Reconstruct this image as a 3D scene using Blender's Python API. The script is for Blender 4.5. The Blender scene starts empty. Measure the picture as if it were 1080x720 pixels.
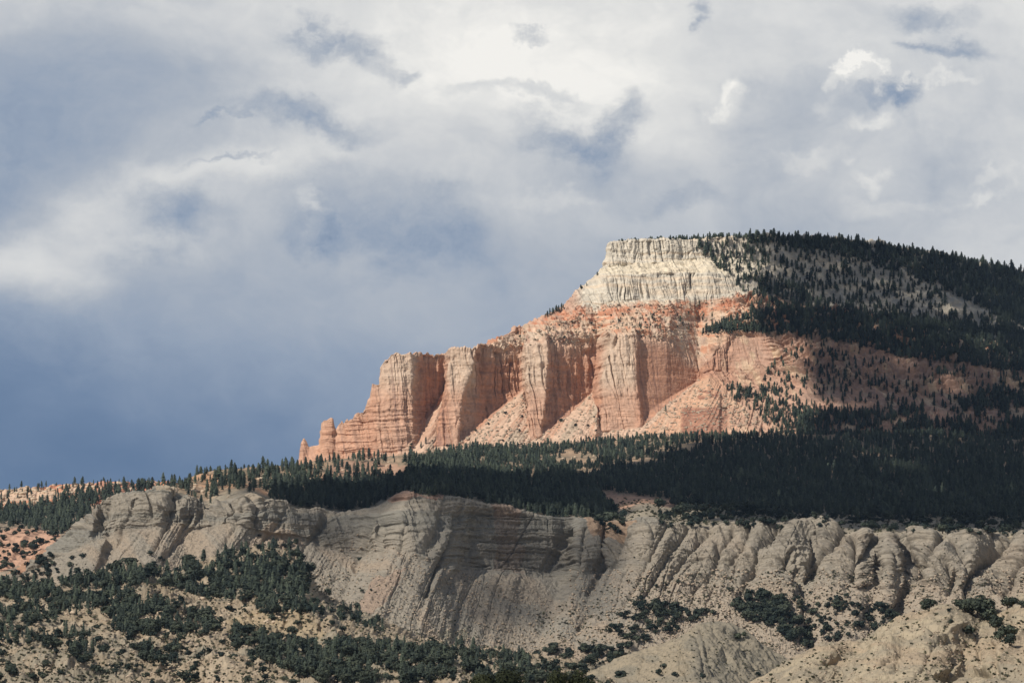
import bpy, math, random
import numpy as np
R = math.radians
rng = np.random.default_rng(7)
random.seed(7)
scene = bpy.context.scene

# ------------------------------------------------------------------ camera
FPX = 4398.0                      # focal length in pixels of a 1080-wide frame
PITCH = math.atan((800 - 360) / FPX)
cam_d = bpy.data.cameras.new('camera'); cam = bpy.data.objects.new('camera', cam_d)
scene.collection.objects.link(cam)
cam.location = (0, 0, 0); cam.rotation_euler = (math.pi / 2 + PITCH, 0, 0)
cam_d.sensor_width = 36; cam_d.lens = 36 * FPX / 1080
cam_d.clip_start = 1; cam_d.clip_end = 300000
scene.camera = cam

# ------------------------------------------------------------------ sun and sky
SUN_EL, SUN_AZ = R(39), R(48)     # azimuth: degrees to the left of straight behind the camera
SUN = np.array([-math.sin(SUN_AZ) * math.cos(SUN_EL), -math.cos(SUN_AZ) * math.cos(SUN_EL), math.sin(SUN_EL)])
sun_d = bpy.data.lights.new('sun', 'SUN'); sun = bpy.data.objects.new('sun', sun_d)
scene.collection.objects.link(sun)
sun_d.energy = 4.8; sun_d.angle = R(0.55); sun_d.color = (1.0, 0.93, 0.82)
sun.rotation_euler = (math.pi / 2 - SUN_EL, 0, -SUN_AZ)
sun.location = (-2000, -2000, 3000)
SKY_CLOUD = 1.0
scene.view_settings.view_transform = 'Standard'
scene.view_settings.look = 'None'
scene.view_settings.exposure = 0.0
scene.view_settings.gamma = 1.0
scene.view_settings.use_curve_mapping = False
scene.render.engine = 'CYCLES'
cy = scene.cycles
cy.max_bounces = 4; cy.diffuse_bounces = 2; cy.glossy_bounces = 1; cy.transmission_bounces = 1
cy.volume_bounces = 0; cy.transparent_max_bounces = 4
cy.use_denoising = True
try:
    cy.denoiser = 'OPENIMAGEDENOISE'; cy.denoising_input_passes = 'RGB_ALBEDO_NORMAL'; cy.denoising_prefilter = 'ACCURATE'
except Exception: pass

world = bpy.data.worlds.new('World'); scene.world = world
world.use_nodes = True
wt = world.node_tree; wt.nodes.clear()
def N(t, typ, **kw):
    n = t.nodes.new(typ)
    for k, v in kw.items(): setattr(n, k, v)
    return n
def setin(t, sock, v):
    if isinstance(v, bpy.types.NodeSocket): t.links.new(v, sock)
    else: sock.default_value = v
def M(t, op, a, b=None, c=None, clamp=False):
    n = N(t, 'ShaderNodeMath', operation=op, use_clamp=clamp)
    for i, v in enumerate((a, b, c)):
        if v is not None: setin(t, n.inputs[i], v)
    return n.outputs[0]
def VM(t, op, a, b=None, s=None):
    n = N(t, 'ShaderNodeVectorMath', operation=op)
    setin(t, n.inputs[0], a)
    if b is not None: setin(t, n.inputs[1], b)
    if s is not None: setin(t, n.inputs['Scale'], s)
    return n.outputs['Value'] if op in ('LENGTH', 'DOT_PRODUCT') else n.outputs['Vector']
def NOISE(t, vec, scale, detail=4, rough=0.5, lac=2.0, typ='FBM', color=False):
    n = N(t, 'ShaderNodeTexNoise', noise_dimensions='3D', noise_type=typ)
    t.links.new(vec, n.inputs['Vector'])
    n.inputs['Scale'].default_value = scale; n.inputs['Detail'].default_value = detail
    n.inputs['Roughness'].default_value = rough; n.inputs['Lacunarity'].default_value = lac
    if color: return n.outputs['Color']
    return n.outputs[0]
def RAMP(t, fac, stops, interp='LINEAR'):
    n = N(t, 'ShaderNodeValToRGB'); cr = n.color_ramp; cr.interpolation = interp
    while len(cr.elements) < len(stops): cr.elements.new(0.5)
    for e, (p, c) in zip(cr.elements, stops): e.position = p; e.color = (*c, 1)
    t.links.new(fac, n.inputs[0]); return n.outputs[0]
def s2l(c):
    return tuple(((v / 255) / 12.92) if v / 255 <= 0.04045 else (((v / 255) + 0.055) / 1.055) ** 2.4 for v in c)

# cloud deck: placed by direction (azimuth, elevation), broken open towards the zenith
tc = N(wt, 'ShaderNodeTexCoord').outputs['Generated']
sp = N(wt, 'ShaderNodeSeparateXYZ'); wt.links.new(tc, sp.inputs[0])
az = M(wt, 'ARCTAN2', sp.outputs[0], sp.outputs[1])
el = M(wt, 'ARCSINE', sp.outputs[2])
U = M(wt, 'MULTIPLY', az, FPX / 1000)
V = M(wt, 'MULTIPLY', M(wt, 'SUBTRACT', el, PITCH), FPX / 1000)
cb = N(wt, 'ShaderNodeCombineXYZ'); wt.links.new(U, cb.inputs[0]); wt.links.new(V, cb.inputs[1])
P0 = cb.outputs[0]
str_ = VM(wt, 'MULTIPLY', P0, (1.0, 1.7, 1.0))
w1 = VM(wt, 'SUBTRACT', NOISE(wt, str_, 3.2, 5, 0.55, color=True), (0.5, 0.5, 0.5))
w2 = VM(wt, 'SUBTRACT', NOISE(wt, P0, 14, 6, 0.62, color=True), (0.5, 0.5, 0.5))
w3 = VM(wt, 'SUBTRACT', NOISE(wt, VM(wt, 'MULTIPLY', P0, (1, 1.5, 1)), 6.5, 8, 0.62, color=True), (0.5, 0.5, 0.5))
PW = VM(wt, 'ADD', P0, VM(wt, 'MULTIPLY', w1, (0.16, 0.09, 0)))
PS = VM(wt, 'ADD', VM(wt, 'ADD', P0, VM(wt, 'SCALE', w3, s=0.13)), VM(wt, 'SCALE', w2, s=0.06))       # finely ragged
PC = VM(wt, 'ADD', VM(wt, 'ADD', P0, VM(wt, 'SCALE', w3, s=0.06)), VM(wt, 'SCALE', w2, s=0.10))
PW = VM(wt, 'ADD', PW, VM(wt, 'SCALE', w3, s=0.10))
tex = M(wt, 'MULTIPLY_ADD', M(wt, 'SUBTRACT', NOISE(wt, PC, 22, 8, 0.66), 0.5), 2.6, 1.0)      # cauliflower edges
def blob(P, px, py, rx, ry, ang=0, edge=1.0, power=1.0):
    mp = N(wt, 'ShaderNodeMapping', vector_type='TEXTURE')
    wt.links.new(P, mp.inputs[0])
    mp.inputs['Location'].default_value = ((px - 540) / 1000, (360 - py) / 1000, 0)
    mp.inputs['Rotation'].default_value = (0, 0, R(-ang))
    mp.inputs['Scale'].default_value = (rx / 1000, ry / 1000, 1)
    l = VM(wt, 'LENGTH', mp.outputs[0])
    mr = N(wt, 'ShaderNodeMapRange', interpolation_type='SMOOTHSTEP')
    wt.links.new(l, mr.inputs['Value'])
    mr.inputs['From Min'].default_value = 1.0; mr.inputs['From Max'].default_value = 1.0 - edge
    return mr.outputs[0]
# base lightness: bright aloft on the right, dark slate low on the left
base = M(wt, 'ADD', M(wt, 'MULTIPLY', V, 1.6), 0.41)
base = M(wt, 'ADD', base, M(wt, 'MULTIPLY', U, 0.36))
base = M(wt, 'MINIMUM', M(wt, 'MAXIMUM', base, 0.06), 0.80)
L = base
BLOBS = [
 # P, px, py, rx, ry, angle (clockwise, picture), edge, amount
 ('W', 60, 90, 330, 150, -8, 1.0, -0.42), ('W', 20, 190, 170, 150, 0, 1.0, -0.10),
 ('W', 250, 185, 190, 42, -14, 1.0, 0.30), ('W', 90, 240, 170, 60, -24, 1.0, 0.34),
 ('W', 30, 285, 130, 60, 0, 1.0, 0.42), ('W', 480, 60, 260, 90, 14, 1.0, 0.16),
 ('W', 600, 60, 330, 110, 0, 1.0, 0.16),
 ('S', 372, 52, 100, 26, 15, 1.0, -0.50), ('S', 345, 35, 70, 18, 5, 1.0, -0.24), ('S', 436, 68, 18, 14, 30, 0.9, -0.3),
 ('S', 318, 117, 125, 28, 9, 1.0, -0.48), ('S', 235, 117, 46, 6, 0, 0.9, -0.25), ('S', 245, 165, 60, 7, -8, 0.9, -0.24),
 ('S', 178, 225, 95, 38, 8, 0.8, -0.26), ('W', 250, 240, 150, 50, 20, 1.0, -0.06), ('S', 390, 225, 150, 75, 20, 0.5, -0.15),
 ('S', 440, 250, 130, 50, 0, 0.5, -0.08), ('S', 322, 222, 16, 40, -20, 1.0, 0.26),
 ('S', 560, 100, 90, 13, 3, 0.9, -0.24), ('S', 500, 100, 60, 16, 0, 0.9, -0.16), ('S', 655, 125, 40, 34, -20, 0.7, -0.50),
 ('S', 600, 145, 90, 30, 10, 0.9, -0.42), ('W', 640, 185, 150, 60, 5, 1.0, -0.30), ('S', 470, 195, 60, 24, 0, 1, -0.15),
 ('W', 900, 225, 300, 100, 0, 1.0, -0.36), ('S', 800, 165, 120, 40, 0, 0.9, -0.12), ('S', 1010, 165, 90, 36, 0, 0.9, -0.14), ('S', 720, 215, 80, 20, 0, 0.8, -0.14), ('S', 590, 205, 70, 16, 0, 0.8, 0.12), ('S', 960, 225, 80, 18, 0, 0.8, 0.12), ('S', 330, 250, 60, 24, 30, 0.8, -0.14), ('S', 150, 262, 100, 16, 5, 0.9, 0.12), ('W', 560, 270, 200, 60, 5, 1.0, -0.10),
 ('S', 562, 36, 26, 9, 5, 1.0, -0.36), ('S', 754, 4, 20, 13, 30, 1.0, -0.45),
 ('S', 985, 15, 70, 24, 5, 0.9, -0.42), ('S', 1005, 52, 68, 20, 6, 1.0, -0.50), ('S', 960, 50, 40, 9, 0, 0.9, -0.2),
 ('W', 880, 110, 260, 100, 0, 1.0, -0.24), ('C', 772, 104, 34, 28, 0, 0.8, 0.16), ('C', 762, 110, 15, 14, 0, 0.7, 0.14), ('C', 771, 94, 16, 13, 0, 0.7, 0.16), ('C', 783, 100, 14, 12, 0, 0.8, 0.12),
 ('C', 868, 114, 22, 16, 0, 0.8, 0.16), ('C', 908, 86, 34, 28, 0, 0.7, 0.22), ('C', 886, 92, 14, 13, 0, 0.6, 0.18), ('C', 893, 77, 14, 12, 0, 0.6, 0.22), ('C', 906, 69, 14, 11, 0, 0.6, 0.24), ('C', 918, 71, 13, 11, 0, 0.6, 0.20),
 ('C', 930, 80, 12, 11, 0, 0.6, 0.16), ('C', 952, 92, 12, 9, 0, 0.6, 0.14), ('C', 943, 108, 36, 22, 20, 0.9, -0.42), ('C', 912, 112, 28, 12, -10, 0.9, -0.26), ('C', 960, 100, 18, 14, 0, 0.9, -0.18),
 ('C', 915, 138, 34, 12, 0, 0.9, 0.22), ('C', 985, 96, 24, 11, 0, 0.8, 0.18), ('C', 1010, 99, 26, 10, 0, 0.8, 0.18), ('C', 1032, 97, 18, 8, 0, 0.8, 0.14),
 ('S', 800, 95, 120, 30, 0, 0.9, -0.12), ('S', 830, 130, 110, 30, -5, 0.9, -0.10),
 ('C', 860, 165, 60, 16, 15, 0.7, 0.16), ('C', 925, 188, 22, 16, 0, 0.8, 0.16), ('C', 1045, 215, 34, 16, 0, 0.8, 0.20),
 ('C', 1055, 190, 26, 10, 0, 0.8, 0.12), ('W', 1090, 120, 90, 120, 0, 1.0, -0.16),
]
for (p, px, py, rx, ry, an, ed, am) in BLOBS:
    b = blob({'W': PW, 'S': PS, 'C': PC}[p], px, py, rx, ry, an, ed)
    if p != 'W': b = M(wt, 'MULTIPLY', b, tex)
    L = M(wt, 'MULTIPLY_ADD', b, am * (0.70 if am < 0 else 0.80), L)
fine = M(wt, 'SUBTRACT', NOISE(wt, VM(wt, 'ADD', str_, VM(wt, 'SCALE', w1, s=0.3)), 9, 7, 0.58), 0.5)
broad = M(wt, 'SUBTRACT', NOISE(wt, str_, 3.0, 5, 0.5), 0.5)
amp = M(wt, 'ADD', M(wt, 'MULTIPLY', M(wt, 'ADD', V, 0.05), 0.9), 0.16)
amp = M(wt, 'MINIMUM', M(wt, 'MAXIMUM', amp, 0.03), 0.34)
crisp = M(wt, 'SUBTRACT', NOISE(wt, VM(wt, 'ADD', P0, VM(wt, 'SCALE', w1, s=0.2)), 11, 9, 0.66), 0.5)
L = M(wt, 'ADD', L, M(wt, 'MULTIPLY', M(wt, 'MULTIPLY', crisp, amp), 1.0))
L = M(wt, 'ADD', L, M(wt, 'MULTIPLY', fine, amp))
L = M(wt, 'ADD', L, M(wt, 'MULTIPLY', broad, 0.30))
L = M(wt, 'MINIMUM', M(wt, 'MAXIMUM', L, 0.0), 1.0)
cloud_col = RAMP(wt, L, [(0.0, s2l((94, 119, 152))), (0.12, s2l((114, 135, 164))), (0.3, s2l((148, 162, 182))),
                         (0.5, s2l((177, 184, 194))), (0.72, s2l((208, 210, 212))), (0.88, s2l((227, 227, 225))), (1.0, s2l((246, 244, 239)))])
sky = N(wt, 'ShaderNodeTexSky', sky_type='NISHITA', sun_disc=False, sun_elevation=SUN_EL, sun_rotation=math.pi + SUN_AZ, altitude=2500)
bg1 = N(wt, 'ShaderNodeBackground'); wt.links.new(sky.outputs[0], bg1.inputs[0]); bg1.inputs[1].default_value = 0.07
bg2 = N(wt, 'ShaderNodeBackground'); wt.links.new(cloud_col, bg2.inputs[0]); bg2.inputs[1].default_value = SKY_CLOUD
gap = N(wt, 'ShaderNodeMapRange', interpolation_type='SMOOTHSTEP')
wt.links.new(M(wt, 'ADD', el, M(wt, 'MULTIPLY', broad, 0.5)), gap.inputs['Value'])
gap.inputs['From Min'].default_value = R(16); gap.inputs['From Max'].default_value = R(34)
gap.inputs['To Max'].default_value = 0.80
gapm = gap.outputs[0]
mx = N(wt, 'ShaderNodeMixShader'); wt.links.new(gapm, mx.inputs[0])
wt.links.new(bg2.outputs[0], mx.inputs[1]); wt.links.new(bg1.outputs[0], mx.inputs[2])
wo = N(wt, 'ShaderNodeOutputWorld'); wt.links.new(mx.outputs[0], wo.inputs[0])
world.cycles.sampling_method = 'MANUAL'; world.cycles.sample_map_resolution = 512

# ------------------------------------------------------------------ numpy helpers
_perm = np.random.default_rng(3).permutation(4096).astype(np.int64)
_val = np.random.default_rng(4).random(4096) * 2 - 1
def _h(ix, iy, iz=0):
    return _val[_perm[(_perm[(_perm[ix & 4095] + iy) & 4095] + iz) & 4095]]
def n2(x, y):
    x = np.asarray(x, float); y = np.asarray(y, float) + 0 * x; x = x + 0 * y
    ix = np.floor(x).astype(np.int64); iy = np.floor(y).astype(np.int64)
    fx = x - ix; fy = y - iy
    fx = fx * fx * fx * (fx * (fx * 6 - 15) + 10); fy = fy * fy * fy * (fy * (fy * 6 - 15) + 10)
    a = _h(ix, iy); b = _h(ix + 1, iy); c = _h(ix, iy + 1); d = _h(ix + 1, iy + 1)
    return (a + (b - a) * fx) * (1 - fy) + (c + (d - c) * fx) * fy
def fbm(x, y, o=4, g=0.5, l=2.03):
    s = 0; a = 1; t = 0
    for i in range(o):
        s = s + a * n2(x + 17.3 * i, y - 9.1 * i); t += a; a *= g; x = x * l; y = y * l
    return s / t
def ridged(x, y, o=3, g=0.5):
    s = 0; a = 1; t = 0
    for i in range(o):
        s = s + a * (1 - 2 * np.abs(n2(x + 31.7 * i, y + 5.3 * i))); t += a; a *= g; x = x * 2.1; y = y * 2.1
    return s / t
def sstep(a, b, x):
    t = np.clip((x - a) / (b - a), 0, 1); return t * t * (3 - 2 * t)
def inpoly(px, py, poly):
    r = np.zeros(px.shape, bool); n = len(poly)
    for i in range(n):
        x0, y0 = poly[i]; x1, y1 = poly[(i + 1) % n]
        if y0 == y1: continue
        c = ((y0 > py) != (y1 > py)) & (px < (x1 - x0) * (py - y0) / (y1 - y0) + x0)
        r ^= c
    return r
CP, SP = math.cos(PITCH), math.sin(PITCH)
def unproj(px, py, d):             # point seen at px, py whose distance along the ground (y) is d
    a = (px - 540) / FPX; b = (360 - py) / FPX
    ry = CP - b * SP; rz = SP + b * CP
    return np.stack([a / ry * d, d + 0 * px, rz / ry * d], -1)
def proj(P):
    y = P[..., 1] * CP + P[..., 2] * SP; z = -P[..., 1] * SP + P[..., 2] * CP
    return 540 + P[..., 0] / y * FPX, 360 - z / y * FPX
def pl(x, pts):
    p = np.array(pts, float); return np.interp(x, p[:, 0], p[:, 1])
def blur(a, ku, kv):
    for ax, k in ((1, ku), (0, kv)):
        for _ in range(2):
            if k < 1: continue
            pad = [(0, 0)] * a.ndim; pad[ax] = (k, k)
            b = np.pad(a, pad, mode='edge'); c = np.cumsum(b, axis=ax)
            c = np.concatenate([np.zeros_like(np.take(c, [0], axis=ax)), c], axis=ax); n = 2 * k + 1
            m = a.shape[ax]
            hi = np.take(c, np.arange(n, n + m), axis=ax); lo = np.take(c, np.arange(0, m), axis=ax)
            a = (hi - lo) / n
    return a
def refine(ctrl, du=1.3, dv=1.3, minu=2, minv=3, ku=2, kv=1):
    """ctrl: rows x cols x 3 (px, py, depth); returns fine world grid and fine row parameter"""
    C_ = np.array(ctrl, float); nr, nc, _ = C_.shape
    us = [0.0]; 
    for j in range(nc - 1):
        n = max(minu, int(round(np.abs(C_[:, j + 1, 0] - C_[:, j, 0]).max() * du)))
        us += list(j + np.arange(1, n + 1) / n)
    vs = [0.0]
    for i in range(nr - 1):
        n = max(minv, min(160, int(round(np.percentile(np.abs(C_[i + 1, :, 1] - C_[i, :, 1]), 80) * dv))))
        vs += list(i + np.arange(1, n + 1) / n)
    us = np.array(us); vs = np.array(vs)
    iu = np.minimum(us.astype(int), nc - 2); fu = (us - iu)[None, :, None]
    iv = np.minimum(vs.astype(int), nr - 2); fv = (vs - iv)[:, None, None]
    A = C_[iv][:, iu]; B = C_[iv][:, iu + 1]; D = C_[iv + 1][:, iu]; E = C_[iv + 1][:, iu + 1]
    G = (A * (1 - fu) + B * fu) * (1 - fv) + (D * (1 - fu) + E * fu) * fv
    G = blur(G, ku, kv)
    return unproj(G[..., 0], G[..., 1], G[..., 2]), G, us, vs
def normals(P):
    du = np.gradient(P, axis=1); dv = np.gradient(P, axis=0)
    n = np.cross(du, dv); n /= np.linalg.norm(n, axis=-1, keepdims=True) + 1e-9
    return n
def grid_object(name, P, colr, mat, loc=True):
    nv, nu = P.shape[:2]
    me = bpy.data.meshes.new(name)
    idx = np.arange(nv * nu).reshape(nv, nu)
    q = np.stack([idx[:-1, :-1], idx[:-1, 1:], idx[1:, 1:], idx[1:, :-1]], -1).reshape(-1, 4)
    me.vertices.add(nv * nu); me.vertices.foreach_set('co', P.reshape(-1).astype(np.float32))
    me.loops.add(q.size); me.loops.foreach_set('vertex_index', q.reshape(-1).astype(np.int32))
    me.polygons.add(len(q)); me.polygons.foreach_set('loop_start', (np.arange(len(q)) * 4).astype(np.int32))
    me.polygons.foreach_set('use_smooth', np.ones(len(q), bool))
    me.update(calc_edges=True)
    if colr is not None:
        at = me.attributes.new('alb', 'FLOAT_COLOR', 'POINT')
        c4 = np.ones((nv * nu, 4), np.float32); c4[:, :3] = np.clip(colr, 0.005, 0.9).reshape(-1, 3)
        at.data.foreach_set('color', c4.reshape(-1))
    me.materials.append(mat)
    o = bpy.data.objects.new(name, me); scene.collection.objects.link(o)
    return o
def raw_object(name, V_, F_, mats, midx=None, shade=None, attr='tint'):
    me = bpy.data.meshes.new(name)
    V_ = np.asarray(V_, np.float32); F_ = np.asarray(F_, np.int32); k = F_.shape[1]
    me.vertices.add(len(V_)); me.vertices.foreach_set('co', V_.reshape(-1))
    me.loops.add(F_.size); me.loops.foreach_set('vertex_index', F_.reshape(-1))
    me.polygons.add(len(F_)); me.polygons.foreach_set('loop_start', (np.arange(len(F_)) * k).astype(np.int32))
    for m in mats: me.materials.append(m)
    if midx is not None: me.polygons.foreach_set('material_index', np.asarray(midx, np.int32))
    if shade is not None:
        at = me.attributes.new(attr, 'FLOAT', 'POINT'); at.data.foreach_set('value', np.asarray(shade, np.float32))
    me.update(calc_edges=True)
    return me
def mkobj(name, data, parent=None, **props):
    o = bpy.data.objects.new(name, data); scene.collection.objects.link(o)
    if parent is not None: o.parent = parent
    for k, v in props.items(): o[k] = v
    return o
def mix(a, b, w):
    return a * (1 - w[..., None]) + np.array(b) * w[..., None]

# ------------------------------------------------------------------ materials
def rock_material(name, scale, contrast=0.35, bump=0.5, spec=0.1):
    m = bpy.data.materials.new(name); m.use_nodes = True; t = m.node_tree; t.nodes.clear()
    out = N(t, 'ShaderNodeOutputMaterial'); bs = N(t, 'ShaderNodeBsdfPrincipled')
    bs.inputs['Roughness'].default_value = 0.95; bs.inputs['Specular IOR Level'].default_value = spec
    a = N(t, 'ShaderNodeAttribute', attribute_name='alb')
    geo = N(t, 'ShaderNodeNewGeometry').outputs['Position']
    n1 = NOISE(t, geo, scale, 8, 0.65)
    n3 = NOISE(t, VM(t, 'MULTIPLY', geo, (0.25, 0.25, 1.6)), scale * 1.3, 5, 0.6)      # bedding
    v = M(t, 'ADD', M(t, 'MULTIPLY', M(t, 'SUBTRACT', n1, 0.5), contrast * 2.2), M(t, 'MULTIPLY', M(t, 'SUBTRACT', n3, 0.5), contrast * 1.3))
    v = M(t, 'ADD', v, 1.0)
    mul = VM(t, 'SCALE', a.outputs['Color'], s=v)
    t.links.new(mul, bs.inputs['Base Color'])
    bp = N(t, 'ShaderNodeBump'); bp.inputs['Strength'].default_value = bump; bp.inputs['Distance'].default_value = 0.25 / scale
    t.links.new(M(t, 'ADD', n1, M(t, 'MULTIPLY', n3, 0.6)), bp.inputs['Height']); t.links.new(bp.outputs[0], bs.inputs['Normal'])
    t.links.new(bs.outputs[0], out.inputs[0]); return m
M_mesa = rock_material('mesa_rock', 0.13, 0.34, 1.0)
M_grey = rock_material('badland_clay', 0.22, 0.34, 1.0)
M_near = rock_material('hill_soil', 0.26, 0.30, 0.7)
def leaf_material(name, c0, c1, tr=0.0):
    m = bpy.data.materials.new(name); m.use_nodes = True; t = m.node_tree; t.nodes.clear()
    out = N(t, 'ShaderNodeOutputMaterial'); bs = N(t, 'ShaderNodeBsdfPrincipled')
    bs.inputs['Roughness'].default_value = 0.8; bs.inputs['Specular IOR Level'].default_value = 0.15
    a = N(t, 'ShaderNodeAttribute', attribute_name='tint')
    oi = N(t, 'ShaderNodeObjectInfo')
    geo = N(t, 'ShaderNodeNewGeometry').outputs['Position']
    nz = NOISE(t, geo, 0.9, 3, 0.6)
    f = M(t, 'ADD', M(t, 'MULTIPLY', a.outputs['Fac'], 0.75), M(t, 'MULTIPLY', M(t, 'SUBTRACT', oi.outputs['Random'], 0.5), 0.35))
    f = M(t, 'ADD', f, M(t, 'MULTIPLY', M(t, 'SUBTRACT', nz, 0.5), 0.9), clamp=True)
    t.links.new(RAMP(t, f, [(0, c0), (1, c1)]), bs.inputs['Base Color'])
    t.links.new(bs.outputs[0], out.inputs[0]); return m
M_pine = leaf_material('pine_needles', (0.014, 0.022, 0.022), (0.085, 0.104, 0.070))
M_jun = leaf_material('juniper_leaves', (0.016, 0.025, 0.022), (0.088, 0.100, 0.066))
M_oak = leaf_material('broad_leaves', (0.009, 0.013, 0.006), (0.042, 0.047, 0.020))
M_scrub = leaf_material('scrub_leaves', (0.05, 0.055, 0.035), (0.16, 0.15, 0.09))
def plain(name, c, rough=0.9):
    m = bpy.data.materials.new(name); m.use_nodes = True; t = m.node_tree; b = t.nodes['Principled BSDF']
    geo = N(t, 'ShaderNodeNewGeometry').outputs['Position']
    nz = NOISE(t, geo, 0.8, 4, 0.6)
    t.links.new(RAMP(t, nz, [(0.25, tuple(x * 0.6 for x in c)), (0.75, tuple(x * 1.4 for x in c))]), b.inputs['Base Color'])
    b.inputs['Roughness'].default_value = rough; b.inputs['Specular IOR Level'].default_value = 0.1; return m
M_bark = plain('bark', (0.10, 0.075, 0.055)); M_stone = plain('loose_stone', (0.36, 0.29, 0.22))
M_stone_pale = plain('pale_boulder', (0.48, 0.38, 0.28)); M_cloud = plain('cloud_vapour', (0.8, 0.8, 0.82))
LAYERS = {}
STEEP = {}
def register(name, P, G):
    """pixel look-up of the nearest surface point of a landform, used to choose where plants stand"""
    px, py = proj(P); W_, H_ = 1240, 860
    ix = (px + 80).astype(int).ravel(); iy = (py + 60).astype(int).ravel()
    ok = (ix >= 0) & (ix < W_) & (iy >= 0) & (iy < H_)
    vi = np.nonzero(ok)[0]; d = P[..., 1].ravel()[vi]
    o = np.argsort(-d, kind='stable'); vi = vi[o]
    lut = -np.ones((H_, W_), np.int64); lut[iy[vi], ix[vi]] = vi
    for _ in range(2):                                              # close pin-holes
        m = lut < 0; up = np.roll(lut, 1, 0); lf = np.roll(lut, 1, 1); lut = np.where(m & (up >= 0), up, lut)
        m = lut < 0; lut = np.where(m & (lf >= 0), lf, lut)
    LAYERS[name] = (P.reshape(-1, 3), lut)

# ------------------------------------------------------------------ the mesa
mesa_cols = [  # B (foot in the trees), C (top of talus), D (mid cliff), E (rim): px, py, distance
 [(330,512,8000),(332,496,8000),(330,486,8000),(328,478,7990)],
 [(313,512,7850),(315,492,7870),(316,482,7880),(317,469,7888)],
 [(319,512,7835),(319,492,7855),(319,480,7870),(320.5,462,7885)],
 [(323,512,7840),(323,492,7860),(323,481,7872),(323,465,7885)],
 [(326,512,7835),(326,492,7855),(326,483,7868),(326,472,7885)],
 [(336,510,7830),(336,490,7850),(336,480,7865),(336.5,469,7880)],
 [(340,510,7830),(340,488,7850),(339.5,470,7868),(339,446,7880)],
 [(345,508,7825),(345,486,7850),(344,466,7865),(342,443,7880)],
 [(350,507,7825),(350,486,7850),(350,466,7865),(350.5,442,7880)],
 [(355,506,7825),(355,485,7850),(354,472,7865),(353.5,458,7882)],
 [(362,505,7820),(362,485,7845),(361,468,7862),(360,448,7878)],
 [(370,504,7818),(370,484,7842),(368,464,7860),(366,442,7876)],
 [(386,502,7812),(386,482,7838),(384,458,7856),(382,434,7872)],
 [(394,500,7810),(394,481,7836),(390,450,7855),(388,422,7870)],
 [(402,498,7808),(402,480,7832),(396,440,7852),(392,409,7868)],
 [(412,496,7805),(410,478,7830),(404,425,7855),(400,403,7872)],
 [(418,495,7803),(416,477,7828),(408,410,7858),(402,384,7876)],
 [(424,494,7802),(424,474,7828),(420,407,7858),(413,373,7878)],
 [(426,493,7800),(436,462,7838),(434,406,7866),(432,371,7884)],
 [(430,492,7795),(450,442,7896),(452,407,7916),(455,375,7928)],
 [(440,491,7785),(468,420,7932),(469,410,7940),(470,374,7946)],
 [(455,489,7800),(458,471,7835),(472,407,7868),(477,368,7884)],
 [(478,487,7790),(481,469,7825),(487,415,7860),(503,366,7884)],
 [(492,484,7780),(507,450,7876),(515,415,7908),(530,371,7922)],
 [(535,480,7770),(552,411,7936),(552,402,7942),(552,372,7948)],
 [(560,478,7790),(561,464,7820),(557,410,7862),(556,365,7880)],
 [(567,476,7785),(568,462,7818),(575,412,7856),(574,361,7878)],
 [(580,472,7775),(601,437,7884),(604,405,7908),(606,364,7916)],
 [(612,468,7765),(625,414,7936),(627,406,7942),(629,364,7946)],
 [(634,464,7780),(636,456,7815),(637,400,7858),(643,354,7880)],
 [(673,462,7775),(677,451,7812),(668,401,7853),(668,354,7876)],
 [(688,461,7772),(702,428,7872),(703,395,7890),(704,360,7903)],
 [(725,459,7755),(734,403,7940),(736,396,7944),(736,389,7950)],
 [(745,458,7735),(747,400,7905),(750,390,7945),(757,368,7965)],
 [(770,459,7720),(764,412,7885),(770,392,7960),(775,356,7985)],
 [(810,456,7730),(798,425,7860),(805,392,7945),(805,354,7985)],
 [(850,455,7705),(850,426,7800),(850,395,7890),(860,362,7965)],
 [(905,453,7700),(905,428,7780),(905,398,7870),(905,369,7950)],
 [(960,453,7690),(960,432,7770),(960,405,7850),(960,383,7920)],
 [(1024,455,7680),(1024,436,7750),(1024,412,7830),(1024,390,7900)],
 [(1085,458,7670),(1085,440,7740),(1085,418,7820),(1085,397,7890)],
 [(1160,462,7660),(1160,446,7730),(1160,426,7810),(1160,408,7880)],
 [(1260,468,7650),(1260,452,7720),(1260,436,7800),(1260,420,7870)],
]
plF = [(505,369),(520,361),(540,352),(560,348),(580,345),(612,346),(640,341),(690,340),(740,338),(800,338),(866,350),(958,368),(1080,385),(1260,405)]
plG = [(505,372),(520,359),(540,348),(560,340),(580,330),(596,322),(612,322),(635,322),(649,318),(678,316),(743,314),(775,309),(830,318),(900,335),(1000,360),(1080,372),(1260,395)]
plH = [(505,374),(540,350),(580,331),(596,321),(612,302),(630,288.5),(659,289),(743,287),(778,292),(850,300),(950,322),(1080,350),(1260,380)]
plI = [(505,377),(540,352),(580,333),(596,322.5),(612,303),(630,287.5),(639,281),(667,279),(707,277),(728,273),(780,273),(850,284),(950,302),(1080,328),(1260,360)]
plJ = [(505,380),(540,355),(580,336),(596,325),(612,306),(632,289),(637,284),(640,257),(651,255),(685,253.5),(722,252.5),(760,250),(800,250),(879,254.5),(932,260),(985,268),(1024,275.5),(1080,288),(1160,306),(1260,330)]
rows = [[], [], [], [], [], [], [], [], [], [], []]
cols2 = []
for i in range(len(mesa_cols) - 1):                      # densify right of the spur so the upper polylines keep their corners
    cols2.append(mesa_cols[i]); a, b = np.array(mesa_cols[i], float), np.array(mesa_cols[i + 1], float)
    n = int((b[3][0] - a[3][0]) // 14)
    for k in range(1, n + 1): cols2.append(a + (b - a) * k / (n + 1))
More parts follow.
